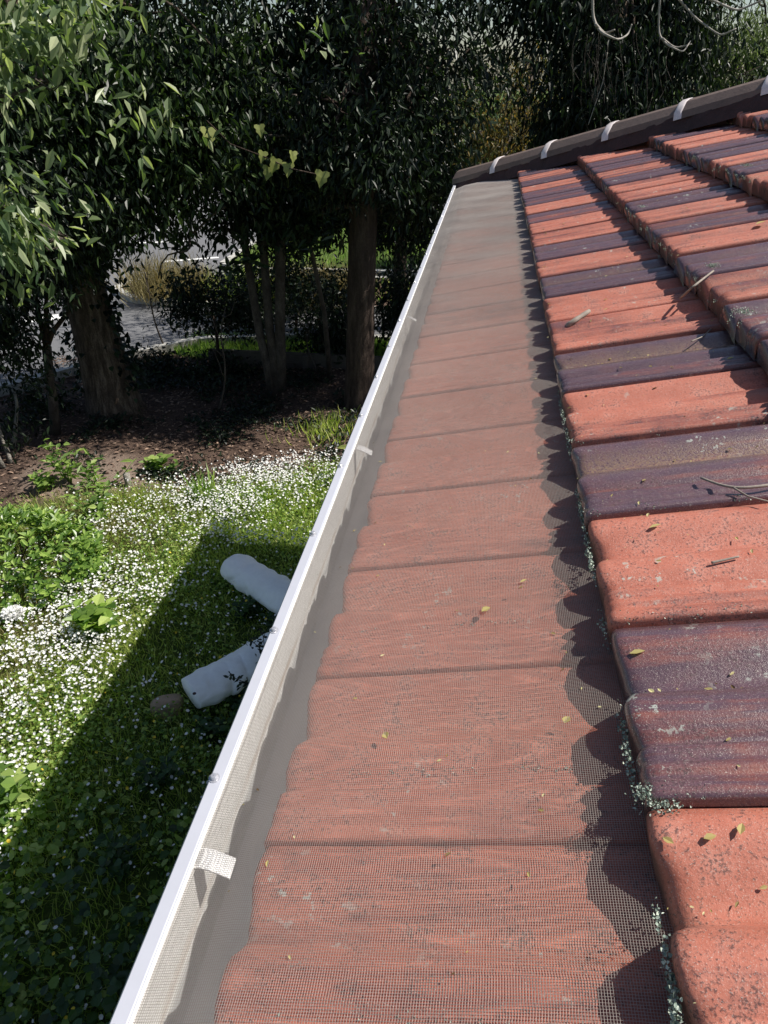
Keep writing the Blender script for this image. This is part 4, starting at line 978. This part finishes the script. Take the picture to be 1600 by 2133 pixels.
for z, k in ((-.03, .9), (.02, 1.05), (.08, 1.), (.11, .8)): G.append([(math.cos(a)*.10*k*(1+.12*math.sin(3*a)), math.sin(a)*.055*k*(1+.15*math.cos(2*a+1)), z) for a in np.linspace(0, 6.283, 14, endpoint=False)])
mb.grid(np.array(G), True); mb.f.append(tuple(3*14+j for j in range(14))); o = mb.build('stone', M['stone'], None, True); o.location = (c[0], c[1], GZ0); o.rotation_euler = (0, .1, .6); tag(o, 'flat tan stone beside the open end of the cloth roll', 'stone')
# creeping stems with small leaves lying over the cloth
t = empty('creeper', tuple(at_z(545, 1390, GZ0+.38))); tag(t, 'dark creeping weed lying across the nearer cloth roll', 'creeper'); tl0 = np.array(t.location)
mb = MB(); lv = []
for k, (a, b_) in enumerate((((590, 1460), (520, 1330)), ((575, 1410), (540, 1310)), ((600, 1440), (480, 1405)), ((560, 1440), (575, 1340)))):
    p = wob(at_z(*a, GZ0+.36)-tl0, at_z(*b_, GZ0+.40)-tl0, 10, .03, 77+k); mb.tube(p, np.linspace(.005, .002, 10), 5)
    m = 46; Pp = p[rng.integers(1, 10, m)]+rng.normal(size=(m, 3))*.025; lv.append(leaf_arrays(Pp, rng.normal(size=(m, 3)), unit(rng.normal(size=(m, 3))*.4+[0, 0, 1]), rng.uniform(.02, .045, m), rng.uniform(.015, .03, m)))
mb.build('stems', M['bark_brown'], t, True); leaf_object('leaves', lv, M['leaf_dark'], t)

# ------------------------------------------------------------------ litter on the roof
def roof_leaf(px, py, L, wd, ang, label, guard_=False, pale=False):
    if guard_: X = on_guard(px, py)
    else: X, u, v = on_roof(px, py); X = X+np.array([-sp, 0, cp])*.0025
    D = np.array([[math.cos(ang)*cp, math.sin(ang), math.cos(ang)*sp]]); X0 = -D[0]*L/2
    v, f = leaf_arrays(X0[None], D, np.array([[-sp, 0, cp]]), [L], [wd], .1, .08, (.4, .72, 1, .75))
    o = link('fallen_leaf', np_mesh('fallen_leaf', v, [f]), M['fallen'], None, tuple(X)); tag(o, label, 'leaf', 'fallen leaves on the roof')
for a in ((1328, 1361, .016, .0065, .1, 'largest pale oval leaf, lying on the purple tile beside the mesh edge'),
          (1545, 1730, .011, .006, 1.2, 'yellow leaf highest up on the nearest orange tile'),
          (1393, 1754, .010, .0055, 2.4, 'yellow oval leaf nearest the nose of the nearest orange tile'),
          (1480, 1747, .010, .006, .2, 'yellow leaf in the middle of the three on the nearest orange tile'),
          (1365, 1098, .016, .006, .3, 'pale yellow leaf in the valley of the upper orange tile'),
          (1180, 1500, .011, .009, 1., 'round yellow-green leaf on the mesh edge near the purple tile', True),
          (1012, 1270, .013, .011, .5, 'curled tan leaf lying on the mesh centre', True),
          (803, 1531, .012, .008, 2., 'yellow leaf on the mesh nearer the gutter', True),
          (1090, 1210, .010, .005, .5, 'narrow pale leaf on the mesh above the curled tan one', True),
          (1420, 940, .018, .007, .4, 'long yellow leaf in the dusty valley of the purple tile'),
          (1585, 465, .03, .016, .3, 'big pale leaf on the upper tiles at the right edge'),
          (1480, 582, .022, .010, .2, 'pale leaf below the third tile course'),
          (1522, 748, .014, .008, .3, 'yellow leaf in the shadow edge of the third course')): roof_leaf(*a)
parts = []
for _ in range(620):
    u = abs(random.gauss(0, .34)); v = random.uniform(-.55, 2.6)
    if random.random() < .45: v = round(v/TW)*TW+TW*.625+random.gauss(0, .012)
    X = roof_pt(u, v, roof_n(u, v)+.002); a = random.uniform(0, 6.28); L = random.uniform(.002, .004) if random.random() < .55 else random.uniform(.004, .010)
    D = np.array([[math.cos(a)*cp, math.sin(a), math.cos(a)*sp]])
    parts.append(leaf_arrays(X[None], D, np.array([[-sp+random.gauss(0, .3), random.gauss(0, .3), cp]]), [L], [L*random.uniform(.35, .6)], .12, .1))
for _ in range(90):
    S = random.uniform(.09, GS[-1]-.04); Y = abs(random.gauss(0, 1.))-.5; X = guard_pos(np.array(S), np.array(Y))+np.array([0, 0, .002]); a = random.uniform(0, 6.28); L = random.uniform(.002, .007)
    parts.append(leaf_arrays(X[None], np.array([[math.cos(a)*cp, math.sin(a), math.cos(a)*sp]]), np.array([[-sp, 0, cp]]), [L], [L*.5], .12, .1))
tag(leaf_object('leaf_litter', parts, M['fallen']), 'tiny yellow leaflets and seeds strewn over tiles and mesh', 'litter', kind='stuff')
def twig(label, pix, r0, r1_, lift=.004, n=14, bumps=0.):
    Q = np.array([on_roof(px, py)[0] for px, py in pix]); t = np.linspace(0, len(Q)-1, n); P_ = np.stack([np.interp(t, range(len(Q)), Q[:, j]) for j in range(3)], 1)
    for _ in range(2): P_[1:-1] = (P_[:-2]+2*P_[1:-1]+P_[2:])/4
    P_ = P_+np.array([-sp, 0, cp])*(lift+r0); c = P_.mean(0); rr = np.linspace(r0, r1_, n)*(1+bumps*np.sin(np.arange(n)*2.2))
    mb = MB(); mb.tube(P_-c, rr, 7); o = mb.build('twig', M['twig'], None, True); o.location = tuple(c); tag(o, label, 'twig', 'dry twigs on the roof tiles'); return o
twig('short thick grey twig lying on the brownish tile of the second course', [(1172, 694), (1195, 676), (1229, 654)], .0065, .0055, .001, 12, .12)
twig('straight pale stalk leaning out of the third course of tiles', [(1420, 634), (1445, 612), (1488, 578)], .003, .0022, .012)
twig('thin curved pale stalk on the purple tile below the third course', [(1441, 714), (1465, 704), (1482, 688)], .0013, .001, .002)
w = twig('thin forked brown twig reaching onto the orange tile from the right', [(1462, 1005), (1500, 1020), (1540, 1028), (1600, 1022), (1660, 1010)], .0016, .0024, .006)
Q = np.array([on_roof(px, py)[0]+np.array([-sp, 0, cp])*.008 for px, py in ((1530, 1027), (1560, 1045), (1600, 1055))])-np.array(w.location)
mb = MB(); mb.tube(Q, [.0014, .0012, .001], 6); mb.build('side_shoot', M['twig'], w, True)
twig('small broken stick on the orange tile near its lower rim', [(1483, 1176), (1510, 1170), (1540, 1163)], .0017, .0012, .001)
print('tiles', tile_n)
